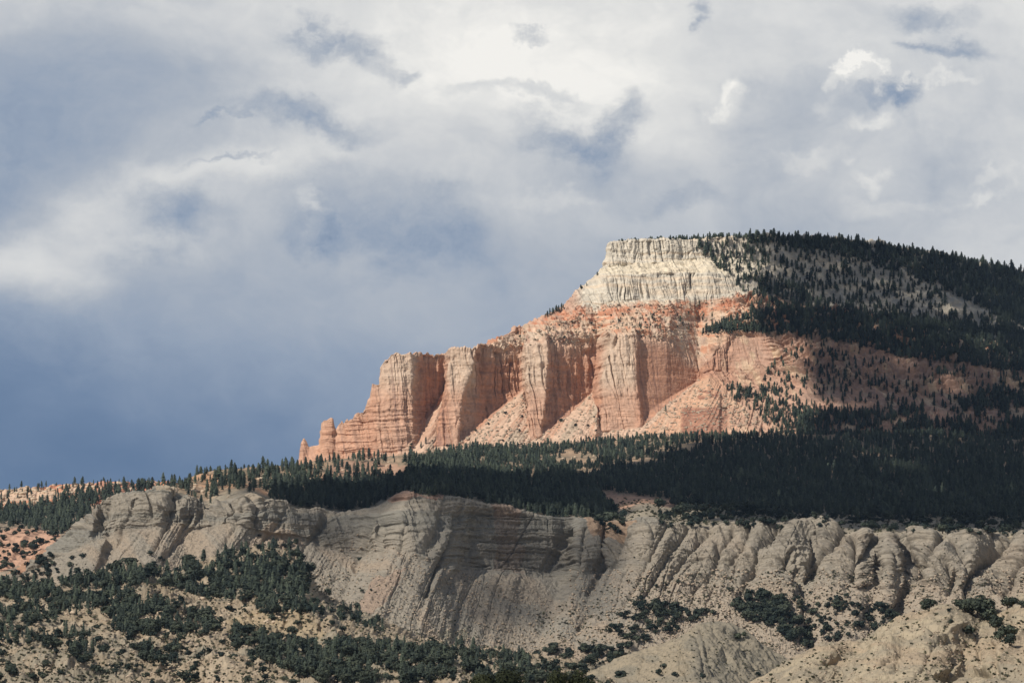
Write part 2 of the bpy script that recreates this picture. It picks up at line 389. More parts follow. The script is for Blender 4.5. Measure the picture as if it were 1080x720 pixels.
cols2.append(mesa_cols[-1])
for c in cols2:
    c = np.array(c, float); e = c[3]; x = e[0]
    B0 = (c[0][0], c[0][1] + 40, c[0][2] - 60)
    if x < 505:
        up = [(x + 1, e[1] + 3 + k * 5, e[2] + 25 + 28 * k) for k in range(6)]
        rest = [(x + 2, e[1] + 60, e[2] + 260)]
    else:
        pf, pg, ph, pi_, pj = (pl(x, q) for q in (plF, plG, plH, plI, plJ))
        w = sstep(610, 650, np.array(x)); wr = sstep(760, 900, np.array(x))
        bs_ = pl(x, [(505,7915),(640,7915),(700,7925),(760,7950),(805,7965),(905,7950),(1024,7900),(1260,7870)])
        dF = e[2] * 0.45 + bs_ * 0.55 + max(e[1] - pf, 0) * 2.0 + 12
        dG = bs_ + 14 + max(pl(x, [(505,371),(640,362),(735,362),(775,356),(866,363),(1024,390),(1260,420)]) - pg, 0) * (2.1 + 0.5 * wr)
        dH = dG + max(pg - ph, 0) * (0.55 * w + 1.8 * (1 - w)) * (1 - wr) + max(pg - ph, 0) * 2.9 * wr + 5
        dI = dH + max(ph - pi_, 0) * 3.0 + 4
        dJ = dI + max(pi_ - pj, 0) * (0.5 * (1 - wr) + 2.9 * wr) + 4 + 60 * (1 - w)
        up = [(x, pf, dF), (x, pg, dG), (x, ph, dH), (x, pi_, dI), (x, pj, dJ)]
        up.append((x + 2, pj + 2.0 + 6 * (1 - w), dJ + 420)); rest = [(x + 3, pj + 70, dJ + 1200)]
    allr = [B0] + [tuple(v) for v in c] + up + rest
    for k in range(11): rows[k].append(allr[k] if k < len(allr) else allr[-1])
# rows: 0 hidden,1 B,2 C,3 D,4 E,5 F,6 G,7 H,8 I,9 J,10 back
for k in range(11): pass
rows.append([(a + 5, b + 60, d + 1500) for (a, b, d) in rows[10]])
P, G, us, vs = refine(rows, 2.0, 2.5, ku=1, kv=1)
Nn = normals(P); Nn *= np.sign(-Nn[..., 1:2] + Nn[..., 2:3] * 0.6 + 1e-6)
nzb = blur(np.abs(Nn[..., 2:3]), 3, 3)[..., 0]
cliff = 1 - sstep(0.42, 0.72, nzb)
vrow = np.broadcast_to(vs[:, None], P.shape[:2])
horiz = P[np.searchsorted(vs, 3.0)]
arc = np.concatenate([[0], np.cumsum(np.hypot(np.diff(horiz[:, 0]), np.diff(horiz[:, 1])))])
S = P[..., 0] + 0.45 * (P[..., 1] - 7900); Z = P[..., 2]
gx, gy = G[..., 0], G[..., 1]
right = sstep(740, 800, gx)
upper = sstep(5.6, 6.3, vrow)
Zs = Z + 3 * fbm(S / 90, Z / 200, 2)
wx = S + 6 * fbm(S / 30, Z / 40, 3)
groove = np.exp(-(n2(wx / 15, Z / 170 + 3) / 0.10) ** 2)
groove2 = np.exp(-(n2(wx / 6.5 + 50, Z / 60 + 9) / 0.13) ** 2)
flute = ridged(wx / 24, Z / 190, 3)
smooth4 = sstep(668, 680, gx) * (1 - sstep(725, 740, gx)) * (1 - upper) * sstep(1.9, 2.3, vrow)      # the sheer wall
tier = sstep(410, 440, gy) * (1 - upper) * (1 - right) * (1 - sstep(440, 470, gx) * 0.5)               # stepped lower beds
Zs = Zs + 2.5 * fbm(S / 14, Z / 20, 3)
led = n2(Zs / 3.1, S / 60) + 0.7 * n2(Zs / 1.5 + 40, S / 30)
led2 = n2(Zs / 9.0 + 5, S / 300 + 2)
A = 1 - 0.75 * smooth4
cut = sstep(-0.25, 0.25, n2(S / 45, Z / 55))
hi = sstep(2.7, 3.1, vrow)
dc = (6.0 * flute - (5.0 + 5.5 * hi) * groove * cut - 4.2 * groove2 * sstep(-.2, .3, n2(S / 30 + 8, Z / 30))) * A + 2.6 * fbm(wx / 9, Z / 12, 5, 0.6) + led * (0.55 + 1.7 * tier) + led2 * 2.0
dc -= 5.0 * hi * A * (1 - upper) * np.exp(-(n2(wx / 11 + 33, Z / 400) / 0.085) ** 2)
dc += 1.6 * ridged(wx / 5, Z / 12, 3, 0.6) * (1 - 0.6 * smooth4)
dc += upper * (2.5 * ridged(wx / 11 + 30, Z / 70, 3, 0.6) - 5.5 * np.exp(-(n2(wx / 20 + 61, Z / 90) / 0.12) ** 2) * sstep(-.3, .2, n2(S / 40, Z / 20 + 4)))
dc = dc * (1 - 0.35 * right) * (1 - 0.6 * smooth4)
dc *= 0.85
gul = ridged(S / 34 + 0.15 * fbm(S / 60, Z / 60), (Z + 0.4 * S) / 170, 3)
tsk = ridged((S - 1.2 * Z) / 7.5, Z / 120, 3, 0.6)
ds = 4.6 * (1 - sstep(1.9, 2.2, vrow)) * tsk + 2.6 * gul + 1.8 * ridged(S / 9, Z / 60 + 4, 3) + 2.0 * fbm(S / 10, P[..., 1] / 10 + Z / 9, 5, 0.6) + 2.2 * led2 + 1.2 * led
bench_ = sstep(3.95, 4.2, vrow) * (1 - sstep(5.9, 6.05, vrow)) * (gx > 500)
ds += bench_ * (5.5 * ridged(S / 17 + 3, Z / 22, 3, 0.6) * sstep(-.2, .2, n2(S / 40 + 70, Z / 14)) + 2.6 * ridged(S / 6, Z / 7, 3, 0.6) + 2.2 * led)
ds += right * 3.0 * led * sstep(2.4, 3, vrow) * (1 - sstep(4, 4.3, vrow)) + right * (7.0 * ridged((S + 0.7 * Z) / 46 + 9, Z / 190, 3, 0.6) + 2.0 * ridged(S / 8 + 4, Z / 14, 3, 0.6))
talus = (1 - sstep(1.9, 2.2, vrow)) * (1 - right)
ds = ds * (1 - 0.55 * talus) * (1 + 1.3 * right * (1 - upper) * sstep(2.2, 3.0, vrow) + 0.5 * upper)
ds += 5.0 * (np.abs(n2(S / 16 + 9, Z / 60)) * 2 - .6) * right * sstep(2.9, 3.3, vrow) * (1 - sstep(4.0, 4.3, vrow)) * (1 - sstep(860, 960, gx))
hoodoo = (1 - sstep(400, 430, gx)) * (1 - upper)
Dv = Nn.copy(); Dv[..., 2] *= (1 - 0.7 * cliff)
edge_fade = 1 - 0.55 * (1 - sstep(330, 372, gx))
disp = (dc * cliff + ds * (1 - cliff)) * edge_fade
disp *= np.where(vrow > 9.0, np.clip(1 - (vrow - 9) * 2, 0.15, 1), 1) * np.where((vrow > 4.6) & (gx < 505), 0.3, 1)
P = P + Dv * disp[..., None]
blk = np.where(n2(S / 7.0, 0 * S) > 0, 1.0, 0.0) * 2.2 + 3.0 * n2(S / 3.2, 0 * S + 3) + 4.5 * (n2(S / 12 + 5, 0 * S) - 0.2)
blk = blk * (1 - sstep(0.0, 0.55, np.abs(vrow - 4.15))) * (1 - right)
P[..., 2] += blk * np.where(gx < 345, 0.25, np.where((gx > 353) & (gx < 400), 1.5, 1.0))
blk2 = (2.0 * n2(S / 5 + 9, 0 * S) + 2.5 * np.sign(n2(S / 11 + 2, 0 * S))) * (1 - sstep(0, 0.6, np.abs(vrow - 6.0))) * (gx > 505) * (gx < 625); P[..., 2] += blk2
def polyd(poly):
    d = np.full(gx.shape, 1e9)
    for (x0, y0), (x1, y1) in zip(poly[:-1], poly[1:]):
        ux, uy = x1 - x0, y1 - y0; tt = np.clip(((gx - x0) * ux + (gy - y0) * uy) / (ux * ux + uy * uy), 0, 1)
        d = np.minimum(d, np.hypot(gx - x0 - tt * ux, gy - y0 - tt * uy))
    return d
def rowpx(c_, d_, e_): return np.interp(np.clip(vrow, 2, 4), [2, 3, 4], [c_, d_, e_])
wj = 1.0 * fbm(S / 6, Z / 14, 3)
alc = np.zeros(gx.shape)
for rc, lc_ in (((436, 435, 442), (459, 472, 477)), ((482, 488, 504), (561, 557, 556)), ((569, 576, 576), (636, 637, 643)), ((678, 671, 671), (740, 742, 742))):
    alc = np.maximum(alc, sstep(0, 3.5, gx + wj - rowpx(*rc)) * (1 - sstep(-3, 0, gx + wj - rowpx(*lc_))))
alc *= sstep(1.95, 2.25, vrow) * (1 - sstep(4.05, 4.5, vrow))
P[..., 1] += 17 * alc
P[..., 1] -= 24 * np.exp(-(polyd([(632, 404), (630, 428), (628, 458)]) / 3.0) ** 2)
wj = 1.2 * fbm(S / 5, Z / 5, 3)
P[..., 1] -= (20 - 0.55 * np.clip(gx - 717, 0, 50)) * sstep(717, 720, gx + wj) * (1 - sstep(766, 770, gx + wj)) * sstep(429.5, 431.5, gy + wj)
P[..., 1] -= 9 * sstep(735, 737, gx + wj) * (1 - sstep(758, 761, gx + wj)) * sstep(414, 416, gy + 2 * wj)
print('mesa', P.shape)
# strata colours, bottom to top
cl_pink = np.array((0.45, 0.255, 0.175)); cl_or = np.array((0.46, 0.25, 0.165)); cl_pale = np.array((0.50, 0.365, 0.275))
cl_white = np.array((0.56, 0.505, 0.42)); cl_red = np.array((0.48, 0.215, 0.13)); cl_tal = np.array((0.54, 0.38, 0.28))
col = np.zeros(P.shape) + cl_pink
m1 = fbm(S / 40, Z / 12, 4)
col = mix(col, cl_or, sstep(-0.1, 0.35, m1 + 0.25 * smooth4))
col = mix(col, (0.36, 0.20, 0.14), sstep(0.05, 0.5, n2(Zs / 5, S / 200)) * 0.55)
prow = np.zeros(gx.shape)
for a, b in ((398, 438), (474, 500), (553, 575), (636, 669)):
    prow = np.maximum(prow, sstep(a - 6, a + 3, gx) * (1 - sstep(b - 3, b + 6, gx)))
col = mix(col, cl_pale, (prow * (1 - sstep(395, 425, gy)) * 0.85 + prow * 0.35) * (1 - right) * (vrow < 5))  # prow fronts paler: own rock tone plus sunlit contrast put into the colour
col = mix(col, cl_pale, sstep(3.6, 4.0, vrow + 0.25 * m1) * 0.55 * (1 - right))
col = mix(col, (0.52, 0.32, 0.22), (1 - sstep(372, 420, gx)) * 0.55)
darkst = sstep(0.35, 0.6, n2(S / 3.5 + 70, Z / 300)) * sstep(0.1, 0.4, n2(S / 40 + 5, 3)) * cliff      # desert varnish streaks
col = mix(col, (0.20, 0.12, 0.10), darkst * 0.45 * (vrow < 5))
col = mix(col, cl_tal, talus * (1 - cliff))
col = mix(col, (0.46, 0.26, 0.175), talus * (1 - cliff) * sstep(0.0, 0.5, fbm((S - 1.2 * Z) / 9, Z / 70, 4)) * 0.75)
col = mix(col, (0.40, 0.32, 0.24), talus * (1 - cliff) * sstep(0.1, 0.5, fbm((S - 1.2 * Z) / 22 + 50, Z / 60, 4)) * 0.8)
hill = inpoly(gx, gy, [(745,396),(760,402),(806,440),(830,458),(676,458)])
col = mix(col, (0.53, 0.315, 0.205), hill * 0.7 * (1 - cliff))
wj = 1.2 * fbm(S / 5, Z / 5, 3)
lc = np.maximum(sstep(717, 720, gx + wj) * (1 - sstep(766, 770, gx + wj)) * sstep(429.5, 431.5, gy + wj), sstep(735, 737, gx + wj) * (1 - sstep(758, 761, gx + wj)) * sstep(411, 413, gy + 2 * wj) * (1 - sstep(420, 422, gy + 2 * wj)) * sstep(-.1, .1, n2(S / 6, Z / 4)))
col = mix(col, np.array((0.36, 0.185, 0.125)), lc * 0.9); col = mix(col, (0.26, 0.13, 0.09), lc * sstep(0.1, 0.3, n2(Z / 1.6, S / 60)))  # banded red ledge faces, also darkened in colour where the lit relief lacks shade
col = mix(col, (0.56, 0.40, 0.29), hill * sstep(0.1, 0.4, fbm((S - Z) / 6, Z / 30, 4, 0.6)) * (1 - lc) * 0.7)
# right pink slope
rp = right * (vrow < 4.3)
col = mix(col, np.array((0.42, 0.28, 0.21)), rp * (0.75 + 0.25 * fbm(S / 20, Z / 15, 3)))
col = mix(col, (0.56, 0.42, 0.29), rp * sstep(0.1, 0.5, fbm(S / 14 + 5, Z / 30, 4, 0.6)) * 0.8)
# bench between pink rim and white cliff
bn = sstep(4.0, 4.35, vrow + 0.12 * m1) * (1 - sstep(5.75, 6.05, vrow + 0.1 * m1))
mm = fbm(S / 22 + 7, Z / 7, 4)
bc = mix(mix(np.zeros(P.shape) + np.array((0.55, 0.39, 0.28)), (0.50, 0.26, 0.165), sstep(-0.12, 0.18, mm)), (0.36, 0.27, 0.22), sstep(0.15, 0.5, fbm(S / 16, Z / 16 + 30, 3)) * 0.6)
col = mix(col, np.zeros(3), bn) + bc * bn[..., None]
bst = sstep(0.0, 0.35, fbm((S - 0.4 * Z) / 8, Z / 40 + 20, 4, 0.6)); col = mix(col, (0.55, 0.44, 0.34), bn * bst * 0.7)
redband = sstep(5.15, 5.4, vrow + 0.15 * mm) * (1 - sstep(5.8, 6.0, vrow + 0.15 * mm)) * (1 - sstep(800, 880, gx))
col = mix(col, cl_red, redband * (0.15 + 0.75 * sstep(-0.15, 0.3, fbm(S / 14, Z / 9 + 9, 4, 0.6))))
ww = sstep(5.72, 5.95, vrow + 0.30 * fbm(S / 16 + 3, Z / 60, 4, 0.6) + 0.12 * mm)
wc = mix(np.zeros(P.shape) + cl_white, (0.43, 0.39, 0.33), sstep(-0.1, 0.4, fbm(S / 9, Z / 30, 4, 0.6)) * 0.8)
wc = mix(wc, (0.60, 0.47, 0.34), sstep(0.1, 0.5, n2(Zs / 6, S / 200)) * 0.5)
wc = mix(wc, (0.64, 0.56, 0.43), ((vrow > 7) & (vrow < 8.05)) * 0.7)
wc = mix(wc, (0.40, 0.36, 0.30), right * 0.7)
wleft = 1 - sstep(600, 618, gx - 1.0 * (gy - 310) * 0)
wc = mix(wc, (0.48, 0.30, 0.22), wleft * 0.9)
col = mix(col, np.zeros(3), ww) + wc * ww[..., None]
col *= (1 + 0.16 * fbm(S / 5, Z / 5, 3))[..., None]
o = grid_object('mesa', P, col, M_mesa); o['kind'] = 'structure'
o['label'] = 'banded pink and white sandstone mesa with buttressed cliffs'
STEEP['mesa'] = ((cliff > 0.35) & (vrow > 1.95) & (vrow < 4.4)).ravel()
register('mesa', P, G); mesaP = P; mesaG = G; mesaV = vrow

# ------------------------------------------------------------------ the wooded bench below the mesa
Eg = [(-60,640),(-10,615),(0,610),(13,602),(53,575),(90,546.5),(110,534),(129,524),(150,522),(158,520),(169,517),(179,515),(190,521),(211,533),(219,535),(227,529),(248,524),(264,520),(268,523),(276,532),(294,533),(313,536),
      (339,536),(360,540),(379,536),(400,532),(418,519),(429,515),(445,521),(466,520),(487,523),(505,528),(524,533),(540,535),(557,539.5),(583,543.5),(602,543.5),(620,548),(640,553),(660,550),(678,543),(690,546),(710,553),
      (744,554),(800,551),(840,551),(866,549),(892,559),(919,562),(937,560),(948,564),(964,559),(995,563),(1064,562),(1080,562),(1200,565)]
Ed = [(-60,4700),(0,4700),(60,4720),(100,4700),(130,4725),(155,4700),(180,4690),(211,4725),(219,4728),(235,4715),(262,4700),(300,4735),(340,4760),(380,4765),(405,4730),(425,4665),(455,4655),(475,4680),(505,4745),(560,4775),
      (600,4770),(612,4720),(640,4740),(690,4690),(740,4700),(800,4680),(830,4660),(862,4700),(880,4670),(905,4640),(922,4690),(938,4640),(955,4700),(985,4650),(1020,4640),(1045,4680),(1080,4640),(1200,4640)]
xs = np.linspace(-140, 1240, 139)
shelf = [(-140,0),(600,0),(640,4),(690,10),(720,16),(800,14),(900,13),(960,14),(1080,15),(1240,15)]       # the juniper shelf seen over the rim
b2y = [(-140,600),(0,580),(60,560),(120,527),(180,518),(200,506),(230,501),(250,499),(280,497.5),(316,494),(330,490),(350,488),(380,487),(410,488),(440,488),(500,492),(560,500),(620,508),(700,512),(800,515),(900,518),(1000,520),(1240,525)]
b2d = [(-140,5200),(120,5200),(200,5250),(300,5450),(400,5750),(500,5800),(1240,5900)]
b3y = [(-140,640),(120,560),(190,530),(250,520),(300,512),(330,500),(360,494),(410,486),(440,482),(500,476),(560,478),(640,470),(700,466),(800,462),(900,462),(1240,475)]
bench = [[], [], [], [], [], [], []]
for x in xs:
    ey = pl(x, Eg); ed = pl(x, Ed); sh = pl(x, shelf)
    y1 = min(ey - 1 - sh, ey + 4); y2 = pl(x, b2y); y3 = pl(x, b3y); lw = float(sstep(320, 440, np.array(x)))
    y2 = min(y2, y1 - 2) if x > 200 else y2
    lowl = float(1 - sstep(135, 178, np.array(x))); y1 = max(y1, ey + 6) if x < 178 else y1; y2 = y2 * (1 - lowl) + (ey + 30) * lowl; y3 = y3 * (1 - lowl) + (ey + 60) * lowl
    bench[0].append((x, ey + 40, ed + 40)); bench[1].append((x, ey + 2, ed + 22)); bench[2].append((x, y1, ed + 45 + 22 * sh))
    d2 = max(pl(x, b2d), ed + 120 + 22 * sh)
    bench[3].append((x, y2, d2)); bench[4].append((x, y3, 7250 * lw + (1 - lw) * (d2 + 600)))
    bench[5].append((x, y3 + (4 if x < 330 else -4), 7800)); bench[6].append((x, y3 + 25, 8100))
P, G, us, vs = refine(bench, 1.1, 1.6, minv=14, ku=3, kv=2)
vrow = np.broadcast_to(vs[:, None], P.shape[:2])
X, Y = P[..., 0], P[..., 1]
kn = np.clip((vrow - 1.9) / 0.4, 0, 1) * np.clip((5.2 - vrow) / 0.6, 0, 1)
P[..., 2] += kn * (fbm(X / 260, Y / 260, 4) * 16 + ridged(X / 90, Y / 130, 3) * 5 - 2)
gx, gy = G[..., 0], G[..., 1]
P[..., 2] += 1.8 * fbm(X / 14, Y / 14, 4)
col = np.zeros(P.shape) + np.array((0.30, 0.235, 0.165))
col = mix(col, (0.44, 0.31, 0.21), sstep(-0.1, 0.4, fbm(X / 60, Y / 60, 4)))
px_, py_ = proj(P)
orange = [[(628,518),(648,520),(710,527),(712,533),(690,536),(676,548),(655,545),(640,532)], [(395,508),(398,490),(415,489),(440,493),(470,502),(462,510),(430,512)], [(335,520),(345,492),(362,486),(400,487),(420,491),(414,505),(380,512)],
          [(190,512),(210,500),(316,498),(330,490),(345,500),(330,520),(290,528),(250,515)]]
om = np.zeros(gx.shape)
jx = px_ + 3 * fbm(X / 9, Y / 9, 3); jy = py_ + 2 * fbm(X / 9 + 40, Y / 9, 3)
for q in orange[:3]: om = np.maximum(om, inpoly(jx, jy, q))
col = mix(col, (0.54, 0.33, 0.23), om * 0.85)
om2 = inpoly(jx, jy, orange[3]) * sstep(-0.1, 0.1, fbm(X / 25, Y / 25, 3)); col = mix(col, (0.60, 0.36, 0.22), om2 * 0.85)
col = mix(col, (0.36, 0.31, 0.235), 1 - sstep(2.0, 2.3, vrow))
col *= (0.80 + 0.25 * fbm(X / 8, Y / 8, 4, 0.65))[..., None]
o = grid_object('forest_bench', P, col, M_grey); o['kind'] = 'structure'
register('bench', P, G)

# ------------------------------------------------------------------ the grey clay escarpment
Fy = [(-140,660),(0,640),(60,630),(120,625),(180,622),(220,615),(280,608),(325,640),(370,650),(403,662),(430,676),(460,690),(520,695),(610,695),(661,696),(700,690),(740,690),(800,694),(860,694),(920,690),(1000,690),(1100,690),(1240,690)]
Cy = [(-140,650),(0,622),(60,592),(95,575),(130,560),(160,560),(190,552),(215,560),(250,553),(290,565),(340,570),(380,590),(400,590),(420,578),(450,590),(480,604),(505,602),(560,607),(600,615),(640,600),(680,600),(740,610),(780,618),(840,622),(880,620),(920,612),(960,620),(1000,620),(1060,622),(1240,620)]
grey = [[], [], [], [], [], [], []]
lean = [(-140,0),(0,0),(220,30),(330,70),(420,60),(480,20),(600,0),(640,-25),(740,-22),(840,-8),(1240,0)]
lean = [(-140,-20),(130,-26),(220,-40),(400,-55),(450,-40),(500,-10),(600,-35),(740,-28),(840,-8),(1240,0)]
for x in np.linspace(-140, 1240, 260):
    ey = pl(x, Eg); ed = 4705 + (pl(x, Ed) - 4705) * (0.34 if x < 240 else 0.58); cyy = pl(x, Cy); fy = pl(x, Fy); ln = pl(x, lean)
    rec = float(sstep(470, 500, np.array(x)) * (1 - sstep(590, 625, np.array(x))))          # concave recess: sheer
    sp_ = 0.75 * (1 - rec) + 0.42 * rec
    if x > 640 or x < 120: sp_ = 1.05
    d_c = ed - (cyy - ey) * sp_ ; d_f = d_c - max(fy - cyy, 5) * (1.75 if x < 640 else 1.9)
    grey[0].append((x + ln * 1.4, fy + 70, d_f - 330)); grey[1].append((x + ln, fy, d_f))
    grey[2].append((x + ln * 0.55, (fy + cyy) / 2, (d_f + d_c) / 2 + 6)); grey[3].append((x + ln * 0.18, cyy, d_c))
    grey[4].append((x + ln * 0.06, (cyy + ey) / 2, (d_c + ed) / 2 - 8 * (1 - rec) + 2)); grey[5].append((x, ey, ed)); grey[6].append((x, ey + 8, ed + 60))
P, G, us, vs = refine(grey, 2.0, 2.3, ku=5, kv=4)
Nn = normals(P); Nn *= np.sign(-Nn[..., 1:2] + Nn[..., 2:3] * 0.6 + 1e-6)
vrow = np.broadcast_to(vs[:, None], P.shape[:2]); gx, gy = G[..., 0], G[..., 1]
row = P[np.searchsorted(vs, 4.0)]
arc = np.concatenate([[0], np.cumsum(np.hypot(np.diff(row[:, 0]), np.diff(row[:, 1]) * 0.5))])
S = P[..., 0] + 0.5 * (P[..., 1] - 4700); Z = P[..., 2]
nzb = blur(np.abs(Nn[..., 2:3]), 3, 3)[..., 0]
rt = sstep(640, 700, gx)
cl = sstep(2.85, 3.15, vrow + 0.12 * fbm(S / 30, Z / 30, 3)) * (1 - 0.55 * rt)
cl = cl * (vrow < 5.05)
wx = S + 5 * fbm(S / 26, Z / 26, 3)
rec = sstep(470, 490, gx) * (1 - sstep(595, 610, gx))
Zs = Z + 1.2 * fbm(S / 60, Z / 60 + 2, 2)
led = n2(Zs / 1.7, S / 150) * 0.6 + n2(Zs / 0.8 + 9, S / 60) * 0.35 + n2(Zs / 4.5 + 3, S / 200) * 1.0
led *= 0.35 + 1.0 * sstep(-0.25, 0.3, fbm(S / 22 + 8, Z / 5, 4, 0.6))
spur = ridged(wx / 42, Z / 160, 2)
flute = ridged(wx / 13 + 3, Z / 90, 3)
groove = np.exp(-(n2(wx / 14 + 20, Z / 110) / 0.09) ** 2) * sstep(-0.1, 0.3, n2(S / 50, Z / 40))
lit_l = 1 - sstep(225, 260, gx)
SK = S - 0.85 * Z                                              # ribs fall towards the lower left
fac = np.clip(n2(SK / 17 + 3, Z / 60 + 1) * 2.2, -1, 1)
dc = (3.8 * spur + 2.6 * flute + 3.6 * fac * (1 - rec)) * (1 - 0.6 * rec) - 5.5 * groove * (1 - 0.5 * rec) + led * 1.9 + 1.5 * fbm(wx / 6, Z / 5, 5, 0.62) + 0.9 * ridged(wx / 3.5, Z / 5, 3, 0.6)
dc += rec * (1.0 * led + 1.6 * ridged(wx / 5, Z / 40 + 8, 3) - 3.0 * np.exp(-(n2(SK / 22 + 90, Z / 60) / 0.1) ** 2))
# talus and clay slopes: rills running down the slope
dn = S * (1 - 0) 
rill = ridged(S / 6.5 + 0.3 * fbm(S / 20, Z / 30, 2), Z / 120 + 7, 3)
gul = ridged(S / 30 + 0.1 * fbm(S / 20, Z / 20), Z / 260, 3)
rgt = sstep(640, 690, gx) * (1 - sstep(820, 860, gx)); dom = sstep(820, 860, gx)
SK2 = S - 1.15 * Z + 4 * fbm(S / 22, Z / 22, 3)
rillk = ridged(SK2 / 5.2, Z / 90 + 7, 3, 0.6); gulk = ridged(SK2 / 26 + 4, Z / 200, 2)
gc = np.exp(-(n2(SK2 / 21 + 11, Z / 140) / 0.055) ** 2)
ds = 1.1 * gul + 0.9 * rillk * (1 - 0.4 * dom) * (1 - 0.55 * rec) + 1.6 * gulk * (1 - 0.5 * dom) + 1.5 * fbm(S / 5, P[..., 1] / 5 + Z / 4, 5, 0.68) + 1.7 * led * rt * sstep(2.3, 2.8, vrow)
ds += rt * 1.3 * (ridged(SK2 / 9 + 60, Z / 22, 4, 0.62)) + 0.7 * ridged(S / 2.6, Z / 3.0 + P[..., 1] / 4, 3, 0.6)
ds -= rgt * 3.2 * gc * sstep(1.9, 2.5, vrow) + (1 - rt) * 1.3 * gc
ds += rt * (1.3 * ridged(S / 4.2, Z / 4.2, 3, 0.6)) * (1 - sstep(3.0, 3.5, vrow)) * sstep(-.1, .25, n2(S / 30, Z / 16 + 12))
Vw = S + (Z - 250) * 0.55 * np.sign(n2(S / 60 + 3, 0.5)) * dom + 5 * fbm(S / 30, Z / 30 + 5, 3)
dm = np.abs(n2(Vw / 30 + 2.1, Z / 260 + 6)); ds += dom * (5.0 * np.sqrt(np.clip(dm, 0, 1)) - 3.0 - 2.2 * np.exp(-(dm / 0.045) ** 2)) * 1.5
# rounded clay domes under the shelf on the right
dome = np.abs(n2(wx / 36 + 4.3, Z / 200 + 1.7))
ds += rt * (-4.5 * np.exp(-(n2(S / 17 + 40, Z / 45 + 4) / 0.10) ** 2) * sstep(-0.1, 0.2, n2(S / 40 + 3, Z / 25))) * sstep(2.2, 2.8, vrow)
ds += rt * 2.4 * np.clip(n2(S / 11, Z / 9 + 8) - 0.25, 0, 1) * sstep(1.8, 2.4, vrow) * (1 - sstep(3.2, 3.6, vrow)) * 2
GL = [([(140,544),(132,557),(121,573),(111,589),(101,600)], 2.0, 5), ([(116,545),(114,556),(117,570),(112,580)], 2.5, 6), ([(182,540),(181,550),(171,563),(160,580)], 2.2, 6), ([(203,540),(199,550),(186,572),(168,603)], 2.2, 4),
 ([(219,533),(208,550),(192,570)], 2.0, 4), ([(262,530),(250,552),(226,590)], 2.0, 4), ([(300,540),(288,560),(262,590)], 2.0, 3), ([(345,545),(325,572),(300,610)], 2.2, 4), ([(398,545),(385,580),(350,640)], 2.5, 5), ([(407,560),(402,590),(375,640)], 2.0, 5),
 ([(430,548),(424,580),(390,640)], 2, 3), ([(483,545),(480,562),(472,578),(467,589),(451,625)], 2.2, 8), ([(599,562),(588,582),(577,597)], 3.5, 10), ([(617,560),(613,589),(606,605),(590,640)], 2.0, 7), ([(636,560),(633,598),(620,625)], 2.0, 7),
 ([(660,560),(648,590),(630,630),(610,665)], 2.0, 5), ([(704,553),(689,584),(668,621),(655,640)], 1.8, 6), ([(726,558),(705,587),(689,613),(672,640)], 1.8, 6), ([(747,561),(731,579),(710,605),(700,622)], 1.8, 6), ([(773,563),(757,582),(752,605),(731,624)], 2.0, 8),
 ([(756,572),(758,588)], 1.5, 4), ([(775,592),(773,612)], 1.6, 5), ([(792,556),(785,575),(770,592)], 1.8, 5), ([(819,560),(800,580),(794,606),(780,625)], 2.0, 6), ([(826,590),(835,602),(846,620),(851,630)], 2.4, 10), ([(855,570),(858,590),(858,612)], 2.0, 5),
 ([(892,562),(879,580),(861,597),(852,612)], 2.2, 8), ([(900,566),(903,593),(898,612)], 2.0, 8), ([(928,560),(913,580),(905,598)], 2.0, 7), ([(948,564),(958,585),(969,600),(971,612)], 2.4, 9), ([(997,564),(982,583),(969,601),(958,620),(942,648)], 2.4, 9),
 ([(1008,580),(1019,599),(1024,608)], 1.8, 5), ([(1066,563),(1045,588),(1027,606),(1022,620),(1019,640)], 2.6, 11), ([(1090,580),(1070,600),(1058,625)], 2.2, 7), ([(925,590),(929,602),(925,616)], 2.2, 6), ([(1000,600),(1004,615),(1000,630)], 2.0, 5)]
gx0, gy0 = gx, gy
gx = gx + 2.2 * fbm(S / 9, Z / 9, 4, 0.6); gy = gy + 1.5 * fbm(S / 9 + 30, Z / 9, 3)
dome_d = np.full(gx.shape, 1e9); GG = np.zeros(gx.shape)
for q, w_, h_ in GL:
    d_ = polyd(q); GG -= h_ * np.exp(-(d_ / w_) ** 2) * 0.8 + h_ * 0.55 * np.exp(-(d_ / (w_ * 3.2)) ** 2)
    if q[0][0] > 640: dome_d = np.minimum(dome_d, d_)
gx, gy = gx0, gy0
GG *= 1 - 0.3 * sstep(640, 660, gx) * (1 - sstep(770, 800, gx))
GG += (5.5 + 3.0 * sstep(780, 840, gx)) * (1 - np.exp(-dome_d / 10)) * sstep(640, 700, gx) * (dome_d < 1e8) * sstep(1.7, 2.6, vrow)
disp = dc * cl * 1.25 + ds * (1 - cl) * 1.35 + GG
disp *= np.clip((5.0 - vrow) * 5 + 0.45, 0.2, 1)
